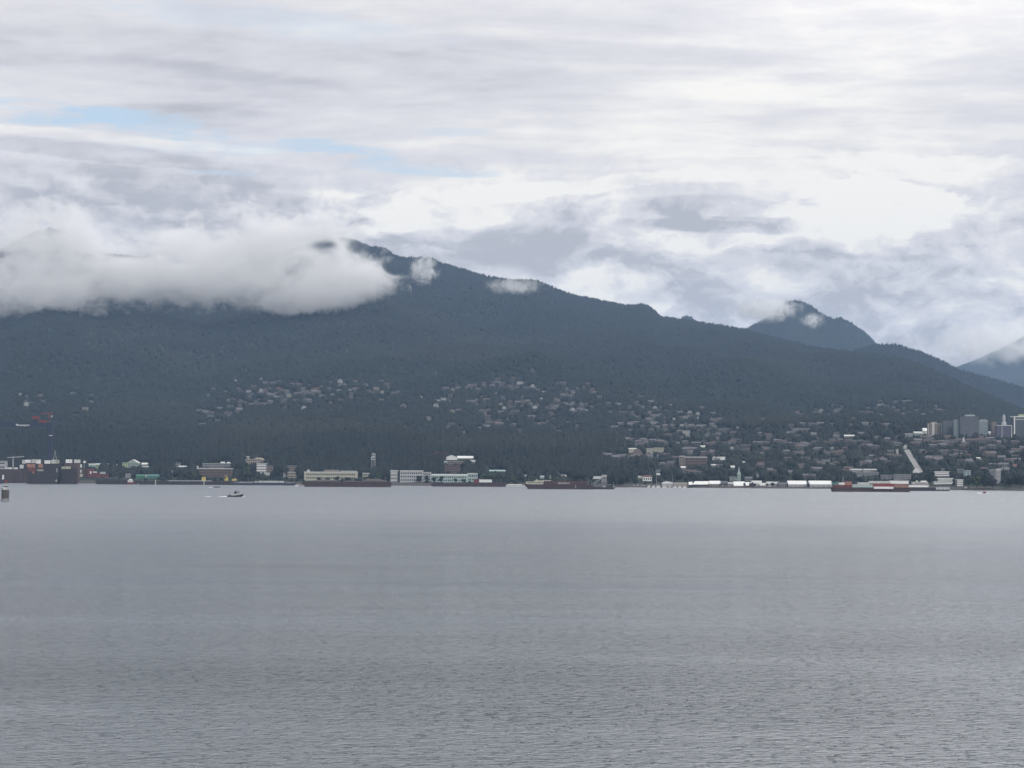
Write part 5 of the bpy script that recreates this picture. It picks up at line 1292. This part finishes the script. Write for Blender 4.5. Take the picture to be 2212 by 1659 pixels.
ORD = ['first', 'second', 'third', 'fourth', 'fifth', 'sixth', 'seventh', 'eighth', 'ninth', 'tenth', 'eleventh', 'twelfth', 'thirteenth', 'fourteenth', 'fifteenth', 'sixteenth', 'seventeenth', 'eighteenth', 'nineteenth', 'twentieth']
def single_out(items, desc, where):
    """items with equal look in one place are told apart by their order from the left"""
    by = {}
    for it in items: by.setdefault((desc(it), where(it)), []).append(it)
    for (d, w), l in by.items():
        l.sort(key=lambda it: it['x'])
        for i, it in enumerate(l):
            if len(l) == 1: it['label'] = f'{d} in {w}'
            elif len(l) == 2: it['label'] = f"{('left', 'right')[i]} one of two {d}s in {w}"
            else: it['label'] = f"{'leftmost' if i == 0 else 'rightmost' if i == len(l) - 1 else ORD[i] + ' from left'} {d} in {w}"
SHN = {'long': 'long house', 'square': 'gabled house', 'low': 'low house', 'tall': 'tall house'}
single_out(HOUSES, lambda h: f"{'whitish' if h['w'] == 'white' else h['w']} {h['r']}-roofed {SHN[h['s']]}".replace('pale pale-roofed', 'all pale').replace('grey grey-roofed', 'all grey'), lambda h: CLUSTERS[h['ci']][0])
for h in HOUSES:
    ms = house_variant(h['w'], h['r'], h['s'])
    o = thing('house', h['label'], 'house', h['P'], 'houses scattered over the hillside')
    o.rotation_euler.z = h['rot'] - math.atan2(h['P'][0], h['P'][1]); o.scale = (h['k'],) * 3
    for nm, me in zip(('wall', 'roof', 'window', 'window', 'window'), ms):
        if nm == 'window' and h['P'][1] > 4300: continue
        c = bpy.data.objects.new(nm, me); COL.objects.link(c); c.parent = o
    hw = 10 * h['k'] * F / h['P'][1]; ht = 8 * h['k'] * F / h['P'][1]
    HPROT.append((h['x'] - hw * .8, h['x'] + hw * .8, h['y'] - ht, h['y'] - ht * .45, h['P'][1])); FOOT.append((h['P'][0], h['P'][1], 11 * h['k']))

# the many further houses of the town, too many and too small to tell apart
def town_mass():
    rr = random.Random(77); mb = MB(); n = tries = 0
    regions = [(1760, 970, 440, 56, 190), (2090, 960, 120, 30, 45), (1450, 905, 110, 30, 35), (1150, 865, 150, 34, 40), (600, 855, 110, 22, 25), (1850, 900, 200, 25, 30)]
    for cx, cy_, hx, hy, cnt in regions:
        k = 0
        for _ in range(cnt * 6):
            if k >= cnt: break
            dx, dy = (lx + rr.gauss(0, 9), ly + rr.gauss(0, 2.2)) if rr.random() < .6 and k else (cx + rr.uniform(-1, 1) * hx, cy_ + rr.gauss(0, .6) * hy)
            lx, ly = dx, dy
            if not (0 < dx < 2215) or dy > 1036 or dy < 822: continue
            if any(q[0] - 3 < dx < q[1] + 3 and q[2] - 3 < dy < q[3] + 3 for q in PROT + HPROT): continue
            X, Y, Z = ground_at(dx, dy); k += 1
            w, d, h, r = rr.uniform(3.5, 8), rr.uniform(3, 5), rr.uniform(3.5, 6), rr.uniform(1.5, 3)
            wi, ri = rr.choice([0, 1, 1, 2, 2]), rr.choice([3, 3, 4, 5])
            mb.box(X - w, X + w, Y, Y + 2 * d, Z - 5, Z + h, wi)
            mb.prismx([(Y - .7, Z + h - .25), (Y + d, Z + h + r), (Y + 2 * d + .7, Z + h - .25)], X - w - .6, X + w + .6, ri)
            hw, ht = w * F / Y, (h + r) * F / Y
            HPROT.append((dx - hw * .7, dx + hw * .7, dy - ht, dy - ht * .6, Y)); FOOT.append((X, Y + d, 7))
    o = mb.build('distant_houses', [HOUSE_W['pale'], HOUSE_W['grey'], HOUSE_W['tan'], GREYROOF, BROWNROOF, DARKROOF])
    tag(o, 'mass of small dim houses between the trees of the town', 'houses', kind='stuff')
town_mass()
# ------------------------------------------------------------------ trees
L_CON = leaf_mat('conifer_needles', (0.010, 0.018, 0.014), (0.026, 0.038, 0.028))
L_OLV = leaf_mat('olive_leaves', (0.032, 0.052, 0.026), (0.070, 0.095, 0.048))
L_DRK = leaf_mat('dark_leaves', (0.014, 0.022, 0.018), (0.034, 0.045, 0.034))
L_RST = leaf_mat('rust_leaves', (0.060, 0.040, 0.030), (0.105, 0.072, 0.052))
L_PUR = leaf_mat('purple_leaves', (0.036, 0.028, 0.034), (0.060, 0.048, 0.055))
BARK = mat('bark', (0.06, 0.048, 0.04), .95, .3, 2.0)

def crown_conifer(seed):
    r = np.random.default_rng(seed); V, Fv, T = [], [], []
    tiers = 13
    for k in range(tiers):
        t = k / tiers; z = .12 + .80 * t; rad = (1 - t) ** .85 * r.uniform(.8, 1.1)
        n = 10 if k < 9 else 6; o = r.uniform(0, 6)
        for i in range(n):
            a = o + 2 * math.pi * (i + r.uniform(-.3, .3)) / n; rr = rad * r.uniform(.65, 1.1); w = .34 * rad + .04
            b = len(V); dz = r.uniform(.02, .075)
            c, s = math.cos(a), math.sin(a)
            V += [(0, 0, z + .07), (rr * c * .6 - s * w, rr * s * .6 + c * w, z - dz * .4), (rr * c, rr * s, z - dz), (rr * c * .6 + s * w, rr * s * .6 - c * w, z - dz * .4)]
            Fv += [(b, b + 1, b + 2), (b, b + 2, b + 3)]; T += [r.uniform(.1, .9)] * 4
    b = len(V); V += [(.05, 0, .9), (-.03, .05, .9), (-.03, -.05, .9), (0, 0, 1.0)]; Fv += [(b, b + 1, b + 3), (b + 1, b + 2, b + 3), (b + 2, b, b + 3)]; T += [.5] * 4
    return np.array(V), np.array(Fv), np.array(T)

def crown_broad(seed, low=.18):
    r = np.random.default_rng(seed); V, Fv, T = [], [], []
    lumps = [(0, 0, .58, .62, .36)] + [(r.uniform(-.55, .55), r.uniform(-.55, .55), r.uniform(.32, .82), r.uniform(.30, .48), r.uniform(.14, .22)) for _ in range(9)]
    for (x, y, z, rx, rz) in lumps:
        tone = r.uniform(.2, .8)
        for _ in range(46):
            d = r.normal(size=3); d /= np.linalg.norm(d)
            if d[2] < -.5: d[2] *= -.4
            c = np.array([x + d[0] * rx * r.uniform(.75, 1.05), y + d[1] * rx * r.uniform(.75, 1.05), z + d[2] * rz * r.uniform(.75, 1.05)])
            if c[2] < low: continue
            c[2] = min(c[2], 1.0)
            a = r.normal(size=3); a /= np.linalg.norm(a); bb = np.cross(a, d + r.normal(size=3) * .5); bb /= np.linalg.norm(bb) + 1e-6
            s = r.uniform(.09, .17); b = len(V)
            sc_ = np.array([1, 1, .55])
            V += [c - a * s * sc_, c + bb * s * .8 * sc_, c + a * s * sc_, c - bb * s * .8 * sc_]
            Fv += [(b, b + 1, b + 2), (b, b + 2, b + 3)]; T += [min(1, max(0, tone + r.uniform(-.2, .2)))] * 4
    return np.array(V), np.array(Fv), np.array(T)

def trunk_mesh(broad):
    mb = MB().bar((0, 0, -.15), (0, 0, .5 if broad else .9), .07 if broad else .07, 7, .03)
    if broad:
        for a in (0.4, 2.2, 4.1): mb.bar((0, 0, .3), (.4 * math.cos(a), .4 * math.sin(a), .62), .035, 5, .015)
    return mb.mesh('trunk', BARK)
TRUNK_C, TRUNK_B = trunk_mesh(False), trunk_mesh(True)
CROWNS = {}
for kind, gen, lm in (('conifer', crown_conifer, L_CON), ('olive', crown_broad, L_OLV), ('round', crown_broad, L_DRK), ('rust', crown_broad, L_RST), ('purple', crown_broad, L_PUR)):
    CROWNS[kind] = []
    for k in range(3):
        V, Fv, T = gen(100 + k + 10 * len(kind)); CROWNS[kind].append(mesh_np('crown', V, Fv, 3, [lm], T))

TREES = []
def tree(dx, yb, yt, wd, kind, label=None, off=0.0):
    """a tree whose foot is seen at (dx, yb), wd wide and reaching up to yt"""
    X, Y, Z = ground_at(dx, yb)
    h = (yb - yt) * Y / F; w = wd * Y / F / 2
    TREES.append(dict(x=dx, y=yb, P=(X, Y, Z), h=h, w=w, kind=kind, fixed=label))
for a in [(57, 1002, 970, 7, 'conifer', 'slim dark conifer behind the ship, left one of two by the bow mast'), (77, 1002, 966, 11, 'conifer', 'full dark conifer behind the white deckhouses of the dark ship'),
          (150, 1000, 975, 6, 'conifer', 'slim dark conifer with small round top behind the floating dock'), (165, 1000, 974, 10, 'conifer', 'broad dark conifer behind the floating dock deckhouses'),
          (600, 1033, 994, 24, 'conifer', 'tall broad dark conifer beside the white balconied apartments'), (592, 1034, 1006, 14, 'conifer', 'smaller dark conifer at the foot of the tall broad one'), (609, 1034, 1004, 15, 'round', 'dark bushy tree right of the tall broad conifer'),
          (515, 1031, 1002, 20, 'round', 'large dark tree right of the brown terraced block'), (533, 1034, 1004, 22, 'olive', 'olive green tree left of the balconied apartments'), (546, 1036, 1006, 16, 'round', 'dark tree close to the balconied apartments'), (565, 1038, 1026, 26, 'olive', 'low olive bushes under the balconied apartments'), (645, 1038, 1014, 18, 'round', 'dark tree between the brown block and the long pale yellow building'),
          (945, 999, 975, 40, 'rust', 'broad rust brown tree left of the bright white hall'), (930, 999, 981, 22, 'rust', 'smaller rust brown tree at the left of the broad one'),
          (1003, 1021, 1000, 20, 'round', 'dark tree right of the brown brick block'), (1018, 1021, 1000, 22, 'round', 'large dark tree under the end of the white hall terrace'), (950, 1025, 1003, 16, 'round', 'dark tree left of the brown brick block'),
          (906, 1042, 1026, 16, 'round', 'dark bush in front of the wide white office'), (921, 1043, 1026, 16, 'round', 'dark bush at the right end of the wide white office'), (938, 1044, 1030, 14, 'round', 'dark bush at the left end of the long white roofed building'), (953, 1044, 1027, 15, 'round', 'tall dark bush hiding the long white roofed building'),
          (984, 1044, 1033, 10, 'round', 'low dark bush in front of the long white roofed building'), (1002, 1044, 1034, 12, 'round', 'low dark bush left of the red cargo box'),
          (1044, 1043, 1021, 26, 'olive', 'olive tree behind the red cargo box'), (1066, 1043, 1020, 30, 'olive', 'broad olive tree behind the white cargo box'), (1088, 1042, 1022, 26, 'olive', 'olive tree above the white pontoon'), (1108, 1042, 1026, 24, 'olive', 'lower olive tree right of the white pontoon canopy'), (1126, 1042, 1028, 20, 'round', 'dark green tree left of the cream deckhouse'), (1150, 1040, 1029, 22, 'olive', 'olive tree above the cream deckhouse'), (1200, 1040, 1028, 30, 'olive', 'wide olive tree above the white capital lettering'), (1240, 1042, 1024, 30, 'round', 'wide dark tree above the right end of the big red barge'), (1258, 1042, 1022, 26, 'round', 'dark tree left of the bright white oblong warehouse'),
          (832, 1042, 1016, 16, 'purple', 'purple leaved tree left of the narrow white banded office'), (818, 1041, 1018, 18, 'olive', 'olive tree below the lattice tower'), (795, 1041, 1029, 20, 'round', 'dark bush left of the lattice tower foot'), (690, 1040, 1030, 12, 'round', 'dark bush before the left end of the pale yellow building'), (707, 1040, 1031, 14, 'round', 'dark bush second from the left before the pale yellow building'), (727, 1040, 1029, 15, 'round', 'larger dark bush before the middle of the pale yellow building'), (751, 1041, 1030, 18, 'round', 'dark bush before the right end of the pale yellow building'),
          (1608, 1052, 1043.5, 8, 'round', 'dark round tree left of the first front gabled boat house'), (1620.5, 1052, 1044, 6.5, 'round', 'dark round tree between the brick and gabled boat houses'), (1630.5, 1052, 1044, 7.5, 'round', 'dark round tree between the two front gabled boat houses'), (1657, 1052, 1044.5, 7.5, 'round', 'dark round tree before the white boxy boat houses'), (1669.5, 1053, 1043.5, 11, 'round', 'largest dark round tree, left of the low grey shed'),
          (1549, 1050, 1044, 5, 'round', 'small dark round tree before the beige boat shed'), (1557, 1052, 1045, 7, 'round', 'dark round tree right of the beige boat shed'), (1565.5, 1053, 1047, 6.5, 'round', 'low dark round tree between grey boat houses'), (1573.5, 1050, 1045, 5.5, 'round', 'smallest dark round tree below the church nave'),
          (2092, 1055, 1032, 26, 'olive', 'leftmost olive bush of the shore park'), (2110, 1056, 1029, 30, 'olive', 'largest olive tree of the shore park'), (2128, 1056, 1031, 28, 'round', 'dark tree in the middle of the shore park'), (2144, 1056, 1032, 26, 'purple', 'mauve tree left of the white gridded block foot'), (2182, 1054, 1030, 28, 'round', 'dark park tree right of the white gridded block'), (2204, 1054, 1026, 30, 'round', 'dark park tree at the right edge'), (2170, 1055, 1045, 22, 'olive', 'low olive bush under the white gridded block'), (2080, 1040, 1018, 10, 'conifer', 'dark conifer left of the pale teal bay block'), (2062.5, 1033, 1020, 12, 'conifer', 'dark conifer right of the upper white terrace'),
          (2125, 1034, 1011, 34, 'round', 'large dark tree above the shore park'), (2112, 1020, 1004, 20, 'round', 'dark tree behind the pale teal bay block'), (2012, 1050, 1016, 18, 'round', 'large dark tree left of the white apartment complex'), (2006, 1040, 1008, 20, 'conifer', 'tall dark conifer left of the white apartment complex'),
          (1340, 1048, 1018, 30, 'conifer', 'tall dark conifer at the edge of the wooded point'), (1322, 1050, 1012, 34, 'conifer', 'tallest dark conifer of the wooded point'), (1352, 1049, 1026, 26, 'round', 'dark bushy tree left of the low white wing')]:
    tree(*a)
def crowded(x, y0, y1, Y, w):
    return any(p[0] - w < x < p[1] + w and y0 < p[3] - .25 * (p[3] - p[2]) and y1 > p[2] - 1 and Y < p[4] + 12 for p in PROT)
def wild_trees():
    rr = random.Random(21); n = tries = 0
    while n < 170 and tries < 20000:
        tries += 1
        dx = rr.uniform(165, 2205); yb = rr.uniform(985, 1043)
        if dx < 1340 and yb < 1004: continue
        X, Y, Z = ground_at(dx, yb); kind = rr.choice(['conifer', 'conifer', 'conifer', 'round', 'round', 'olive', 'olive', 'rust' if rr.random() < .3 else 'round'])
        h = rr.uniform(11, 21) if kind == 'conifer' else rr.uniform(7, 14)
        yt = yb - h * F / Y; w = h * (rr.uniform(.28, .40) if kind == 'conifer' else rr.uniform(.7, 1.1)) * F / Y
        if crowded(dx, yt, yb, Y, w / 2): continue
        if any(abs(t['x'] - dx) < 5 and abs(t['y'] - yb) < 4 for t in TREES): continue
        if any((X - a) ** 2 + (Y - b) ** 2 < (r + 3) ** 2 for a, b, r in FOOT): continue
        tree(dx, yb, yt, w, kind); n += 1
wild_trees()
KN = {'conifer': 'dark conifer', 'olive': 'olive green tree', 'round': 'dark bushy tree', 'rust': 'rust brown tree', 'purple': 'mauve tree'}
def size_word(t): return ('tall ' if t['h'] > 16.5 else 'short ' if t['h'] < 13.5 else 'medium ') if t['kind'] == 'conifer' else ('big ' if t['h'] > 11 else 'small ' if t['h'] < 8.7 else 'middling ')
def nearest_land(t):
    return min(LAND, key=lambda l: (l[0] - t['x']) ** 2 + (2.2 * (l[1] - t['y'])) ** 2)
def tree_where(t):
    l = nearest_land(t); dx, dy = t['x'] - l[0], t['y'] - l[1]
    side = 'above' if dy < -abs(dx) * .6 else 'below' if dy > abs(dx) * .8 else 'left of' if dx < 0 else 'right of'
    return side + ' ' + l[2]
_free = [t for t in TREES if not t['fixed']]
_by = {}
for t in _free: _by.setdefault((size_word(t) + KN[t['kind']], tree_where(t)), []).append(t)
for (d, w), l in _by.items():
    l.sort(key=lambda t: t['x'])
    for i, t in enumerate(l):
        t['label'] = f'{d} standing {w}' if len(l) == 1 else f"{('left', 'right')[i]} one of two {d}s {w}" if len(l) == 2 else f"{'leftmost' if i == 0 else 'rightmost' if i == len(l) - 1 else ORD[i] + ' from left'} {d} {w}"
for i, t in enumerate(TREES):
    if not t['fixed'] and len(t['label'].split()) > 16: t['label'] = t['label'].replace(' standing', '').replace(' the ', ' ')
    con = t['kind'] == 'conifer'
    o = thing('conifer_tree' if con else 'broadleaf_tree', t['fixed'] or t['label'], 'tree', t['P'], 'trees between the shore buildings')
    o.rotation_euler.z = (i * 2.399) % 6.28; o.scale = (t['w'], t['w'], t['h'])
    for nm, me in (('trunk', TRUNK_C if con else TRUNK_B), ('crown', CROWNS[t['kind']][i % 3])):
        c = bpy.data.objects.new(nm, me); COL.objects.link(c); c.parent = o

# ------------------------------------------------------------------ the forest that covers the mountain: one mass
ico_v = None
def template_cone():
    V, Fv = [], []
    for (r0, z0, z1) in ((1.0, .05, .62), (.68, .38, 1.0)):
        b = len(V)
        for i in range(6): a = 2 * math.pi * i / 6; V.append((r0 * math.cos(a), r0 * math.sin(a), z0))
        V.append((0, 0, z1)); Fv += [(b + i, b + (i + 1) % 6, b + 6) for i in range(6)]
    return np.array(V), np.array(Fv)
def template_lump():
    import bmesh
    bm = bmesh.new(); bmesh.ops.create_icosphere(bm, subdivisions=2, radius=1.0)
    V = np.array([v.co[:] for v in bm.verts]); Fv = np.array([[v.index for v in f.verts] for f in bm.faces]); bm.free()
    V[:, 2] = V[:, 2] * .5 + .5
    return V, Fv

def forest(name, label, parts):
    Vs, Fs, Ts, nb = [], [], [], 0
    for (tv, tf), P, w, h, tone, jit in parts:
        n, k = len(P), len(tv)
        if n == 0: continue
        a = RNG.uniform(0, 6.28, n); ca, sa = np.cos(a), np.sin(a)
        j = 1 + RNG.uniform(-jit, jit, (n, k, 3))
        v = tv[None] * j
        x = (v[..., 0] * ca[:, None] - v[..., 1] * sa[:, None]) * w[:, None]; y = (v[..., 0] * sa[:, None] + v[..., 1] * ca[:, None]) * w[:, None]
        z = v[..., 2] * h[:, None]
        V = np.stack([x + P[:, 0:1], y + P[:, 1:2], z + P[:, 2:3]], -1).reshape(-1, 3)
        Fv = (tf[None] + (np.arange(n) * k)[:, None, None] + nb).reshape(-1, 3)
        Vs.append(V); Fs.append(Fv); Ts.append(np.repeat(tone, k)); nb += n * k
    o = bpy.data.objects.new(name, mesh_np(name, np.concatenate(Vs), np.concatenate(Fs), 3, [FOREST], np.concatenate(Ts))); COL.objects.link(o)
    return tag(o, label, 'forest', kind='stuff')
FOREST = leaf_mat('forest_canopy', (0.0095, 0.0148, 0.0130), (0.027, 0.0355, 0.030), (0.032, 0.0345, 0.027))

def grow():
    n = 200000
    u = RNG.uniform(-.30, .30, n); s = shore(u)
    r = RNG.uniform(0, 1, n)
    Ya, Yb = s + 40, np.interp(u, yru, yrY) * 1.015
    Y = np.sqrt(Ya ** 2 + r * (Yb ** 2 - Ya ** 2)); X = u * Y; Z = height(X, Y)
    # extra trees on the low slopes, which show largest
    n2 = 26000
    u2 = RNG.uniform(-.29, .29, n2); Y2 = shore(u2) + 60 + RNG.uniform(0, 1, n2) ** 1.2 * 2000
    X, Y, Z, u = np.concatenate([X, u2 * Y2]), np.concatenate([Y, Y2]), np.concatenate([Z, height(u2 * Y2, Y2)]), np.concatenate([u, u2])
    dx, dyb = proj(X, Y, Z)
    t = RNG.uniform(0, 1, len(X))
    low = np.clip((Z - 150) / 250, 0, 1)
    broad = t > (.62 + .33 * low)
    h = np.where(broad, RNG.uniform(8, 15, len(X)), RNG.uniform(12, 23, len(X)) * (.85 - .15 * low))
    town = (dx > 1350) & (dyb > 925) & (dyb < 1062)
    yard = (Z < 9)
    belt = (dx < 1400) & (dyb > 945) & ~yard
    h = np.where(belt & ~broad, h * RNG.uniform(1.0, 1.7, len(X)), h)
    h = np.where(town, h * np.where(RNG.uniform(0, 1, len(X)) < .16, 1.25, .62), h); h = np.where(yard, h * .5, h)
    keep = ~(town & (RNG.uniform(0, 1, len(X)) < .42)) & ~(yard & (RNG.uniform(0, 1, len(X)) < .6))
    hp = h * F / Y; wp = hp * .22
    for (x0, x1, yt, yb, YY) in PROT + HPROT:
        m = (dx > x0 - wp) & (dx < x1 + wp) & (dyb > yt) & (dyb - hp < yb - .3 * (yb - yt)) & (Y < YY + 10)
        keep &= ~m
    for (fx, fy, fr) in FOOT:
        keep &= ~(((X - fx) ** 2 + (Y - fy) ** 2) < (fr + 2.5) ** 2)
    X, Y, Z, h, broad, low = X[keep], Y[keep], Z[keep] - .6, h[keep], broad[keep], low[keep]
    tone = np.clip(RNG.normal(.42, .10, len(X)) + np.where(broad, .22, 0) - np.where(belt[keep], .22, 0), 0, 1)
    P = np.stack([X, Y, Z], -1)
    c, b = ~broad, broad
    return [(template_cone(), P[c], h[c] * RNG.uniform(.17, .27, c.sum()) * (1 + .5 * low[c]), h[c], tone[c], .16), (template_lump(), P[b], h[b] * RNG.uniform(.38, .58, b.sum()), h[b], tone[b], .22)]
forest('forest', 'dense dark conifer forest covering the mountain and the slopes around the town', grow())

def grow_far(hf, fu, Y0, Y1, n):
    u = RNG.uniform(max(fu[0], -.3), min(fu[-1], .3), n); Y = Y1 + 20 - np.abs(RNG.normal(0, 1, n)) * (Y1 - Y0) * .35
    Y = np.maximum(Y, Y0 + 50); X = u * Y; Z = hf(X, Y) - .6; h = RNG.uniform(8, 16, n)
    return [(template_cone(), np.stack([X, Y, Z], -1), h * RNG.uniform(.2, .3, n), h, np.clip(RNG.normal(.45, .22, n), 0, 1), .2)]
forest('forest', 'forest on the second ridge behind the right end of the mountain', grow_far(h2, fu2, 8200, 9600, 30000))
forest('forest', 'forest on the rear peak with the cloud wisps', grow_far(h3, fu3, 10300, 12600, 34000))
# ------------------------------------------------------------------ low clouds on the slopes
def curve_pts(pts, Y, X0, X1, Z0, Z1):
    p = np.array(pts, float); u, e = ray(p[:, 0], p[:, 1])
    return [(float((a * Y - X0) / (X1 - X0)), float((CAM_H + b * Y - Z0) / (Z1 - Z0))) for a, b in zip(u, e)]

def cloud_bank():
    Y0, Y1 = 7020.0, 7260.0; Yc = 7130.0
    top = [(-260, 510), (0, 515), (60, 490), (130, 472), (200, 500), (260, 520), (330, 525), (450, 500), (560, 480), (680, 478), (740, 492), (780, 524), (800, 556), (828, 588), (852, 616), (890, 650)]
    bot = [(-260, 690), (0, 682), (100, 679), (200, 664), (320, 654), (420, 655), (480, 660), (560, 672), (620, 681), (700, 671), (760, 657), (800, 640), (840, 625), (866, 618), (890, 640)]
    X0, X1, Z0, Z1 = at(-260, 600, Yc)[0], at(890, 600, Yc)[0], 480.0, 1010.0
    mb = MB().box(X0, X1, Y0, Y1, Z0, Z1)
    m = bpy.data.materials.new('cloud_bank'); m.use_nodes = True; nt = m.node_tree; nt.nodes.clear()
    g = nt.nodes.new('ShaderNodeNewGeometry'); P = g.outputs['Position']
    x, y, z = sep(nt, P)
    fx = (x - X0) / (X1 - X0)
    zt = fx.curve(curve_pts(top, Yc, X0, X1, Z0, Z1)) * (Z1 - Z0) + Z0
    zb = fx.curve(curve_pts(bot, Yc, X0, X1, Z0, Z1)) * (Z1 - Z0) + Z0
    wob = noise(nt, P, 0.008, 3.0, 0.5)
    def billow(sc, seed):
        b = noise(nt, comb(nt, x + seed + wob * 120.0, y + wob * 90.0, z * 1.15 + wob * 60.0), sc, 1.0, 0.4)
        return (0.11 - (b - 0.5).ab()) * 1.9
    wv_ = noise(nt, P, 0.0048, 4.0, 0.6, 0.0, color=True)
    va, vb, vc = sep(nt, wv_)
    Q = comb(nt, x * 0.8 + (va - 0.5) * 420.0, y + (vb - 0.5) * 300.0, z * 1.35 + (vc - 0.5) * 300.0)
    n1 = noise(nt, Q, 0.0052, 7.0, 0.62, 0.0)
    n2 = noise(nt, Q, 0.019, 5.0, 0.62)
    puff = billow(0.0062, 0.0)                       # round heads
    puff2 = billow(0.017, 300.0)
    lo = ((z - zb) + (n1 - 0.5) * 210.0 + (n2 - 0.5) * 110.0) / 60.0
    hi = ((zt - z) + puff * 170.0 + puff2 * 80.0 + (n1 - 0.5) * 620.0 + (n2 - 0.5) * 150.0) / 70.0
    dens = lo.clamp() * hi.clamp() * ((puff * 1.0 + puff2 * 0.6 + (n1 - 0.5) * 4.0 + (n2 - 0.5) * 1.6 + 0.56).clamp())
    # thin places where the wooded ridge shows through
    for cx, cy_, hx, hy in ((300, 551, 75, 10), (105, 488, 14, 9), (388, 570, 20, 10), (770, 530, 26, 22), (700, 528, 34, 14)):
        u0, e0 = ray(cx, cy_)
        q = ((x - float(u0 * Yc)) / (hx * Yc / F)).pw(2.0) + ((z - float(CAM_H + e0 * Yc)) / (hy * Yc / F)).pw(2.0)
        dens = dens * (1.0 - (1.25 - q + (n2 - 0.5) * 3.0).clamp() * 0.95)
    vol = nt.nodes.new('ShaderNodeVolumePrincipled')
    vol.inputs['Color'].default_value = (0.998, 0.998, 0.998, 1); vol.inputs['Anisotropy'].default_value = 0.15
    nt.links.new((dens * 0.020).s, vol.inputs['Density'])
    out = nt.nodes.new('ShaderNodeOutputMaterial'); nt.links.new(vol.outputs[0], out.inputs['Volume'])
    m.cycles.volume_step_rate = 0.5
    o = mb.build('low_cloud', m); tag(o, 'thick grey white cloud bank hiding the summit of the mountain', 'cloud', kind='stuff')
cloud_bank()

def wisp(label, cx, cy_, hx, hy, Y, dens=0.012, seed=0.0, nsc=3.0, flat=1.0):
    u, e = ray(cx, cy_); c = (float(u * Y), Y, float(CAM_H + e * Y))
    rx, rz = hx * Y / F, hy * Y / F; ry = min(rx, 260.0)
    me = bpy.data.meshes.new('low_cloud')
    import bmesh
    bm = bmesh.new(); bmesh.ops.create_icosphere(bm, subdivisions=3, radius=1.0); bm.to_mesh(me); bm.free()
    o = bpy.data.objects.new('low_cloud', me); COL.objects.link(o); o.location = c; o.scale = (rx, ry, rz)
    m = bpy.data.materials.new('cloud_wisp'); m.use_nodes = True; nt = m.node_tree; nt.nodes.clear()
    tc = nt.nodes.new('ShaderNodeTexCoord'); P = tc.outputs['Object']
    x, y, z = sep(nt, P)
    r2 = x * x + y * y + z * z
    n1 = noise(nt, comb(nt, x * (rx / rz) + seed, y * (ry / rz) + seed, z * flat), nsc * 1.0, 6.0, 0.62, 0.6)
    d = ((n1 - 0.5) * 6.0 + 0.62 - r2 * 1.1).clamp() * (1.0 - r2).clamp()
    vol = nt.nodes.new('ShaderNodeVolumePrincipled'); vol.inputs['Color'].default_value = (0.998, 0.998, 0.998, 1)
    nt.links.new((d * dens).s, vol.inputs['Density'])
    out = nt.nodes.new('ShaderNodeOutputMaterial'); nt.links.new(vol.outputs[0], out.inputs['Volume'])
    m.cycles.volume_step_rate = 0.5
    me.materials.append(m)
    return tag(o, label, 'cloud', kind='stuff')
wisp('small hooked cloud wisp hanging below the summit on the dark slope', 915, 582, 42, 46, 8600, .030, 1.0, 2.6)
wisp('faint cloud wisp lying along the middle of the ridge', 1110, 617, 80, 24, 8300, .014, 4.0, 1.6)
wisp('cloud draped over the left shoulder of the rear peak', 1655, 668, 95, 34, 10500, .020, 7.0, 1.7)
wisp('white cloud puffs clinging to the face of the rear peak', 1756, 692, 34, 22, 10350, .024, 11.0, 2.2)
wisp('soft cloud veil covering the far peak at the right edge', 2150, 742, 185, 60, 13000, .011, 15.0, 1.4)

# ------------------------------------------------------------------ haze
hz = MB().box(-8500, 8500, -500, 19500, -6.0, 1500)
m = bpy.data.materials.new('haze_air'); m.use_nodes = True; nt = m.node_tree; nt.nodes.clear()
vol = nt.nodes.new('ShaderNodeVolumePrincipled'); vol.inputs['Color'].default_value = (0.47, 0.69, 1.05, 1)
vol.inputs['Density'].default_value = 2.9e-5
out = nt.nodes.new('ShaderNodeOutputMaterial'); nt.links.new(vol.outputs[0], out.inputs['Volume'])
tag(hz.build('haze', m), 'thin blue haze over the harbour and the hills', 'haze', kind='stuff')
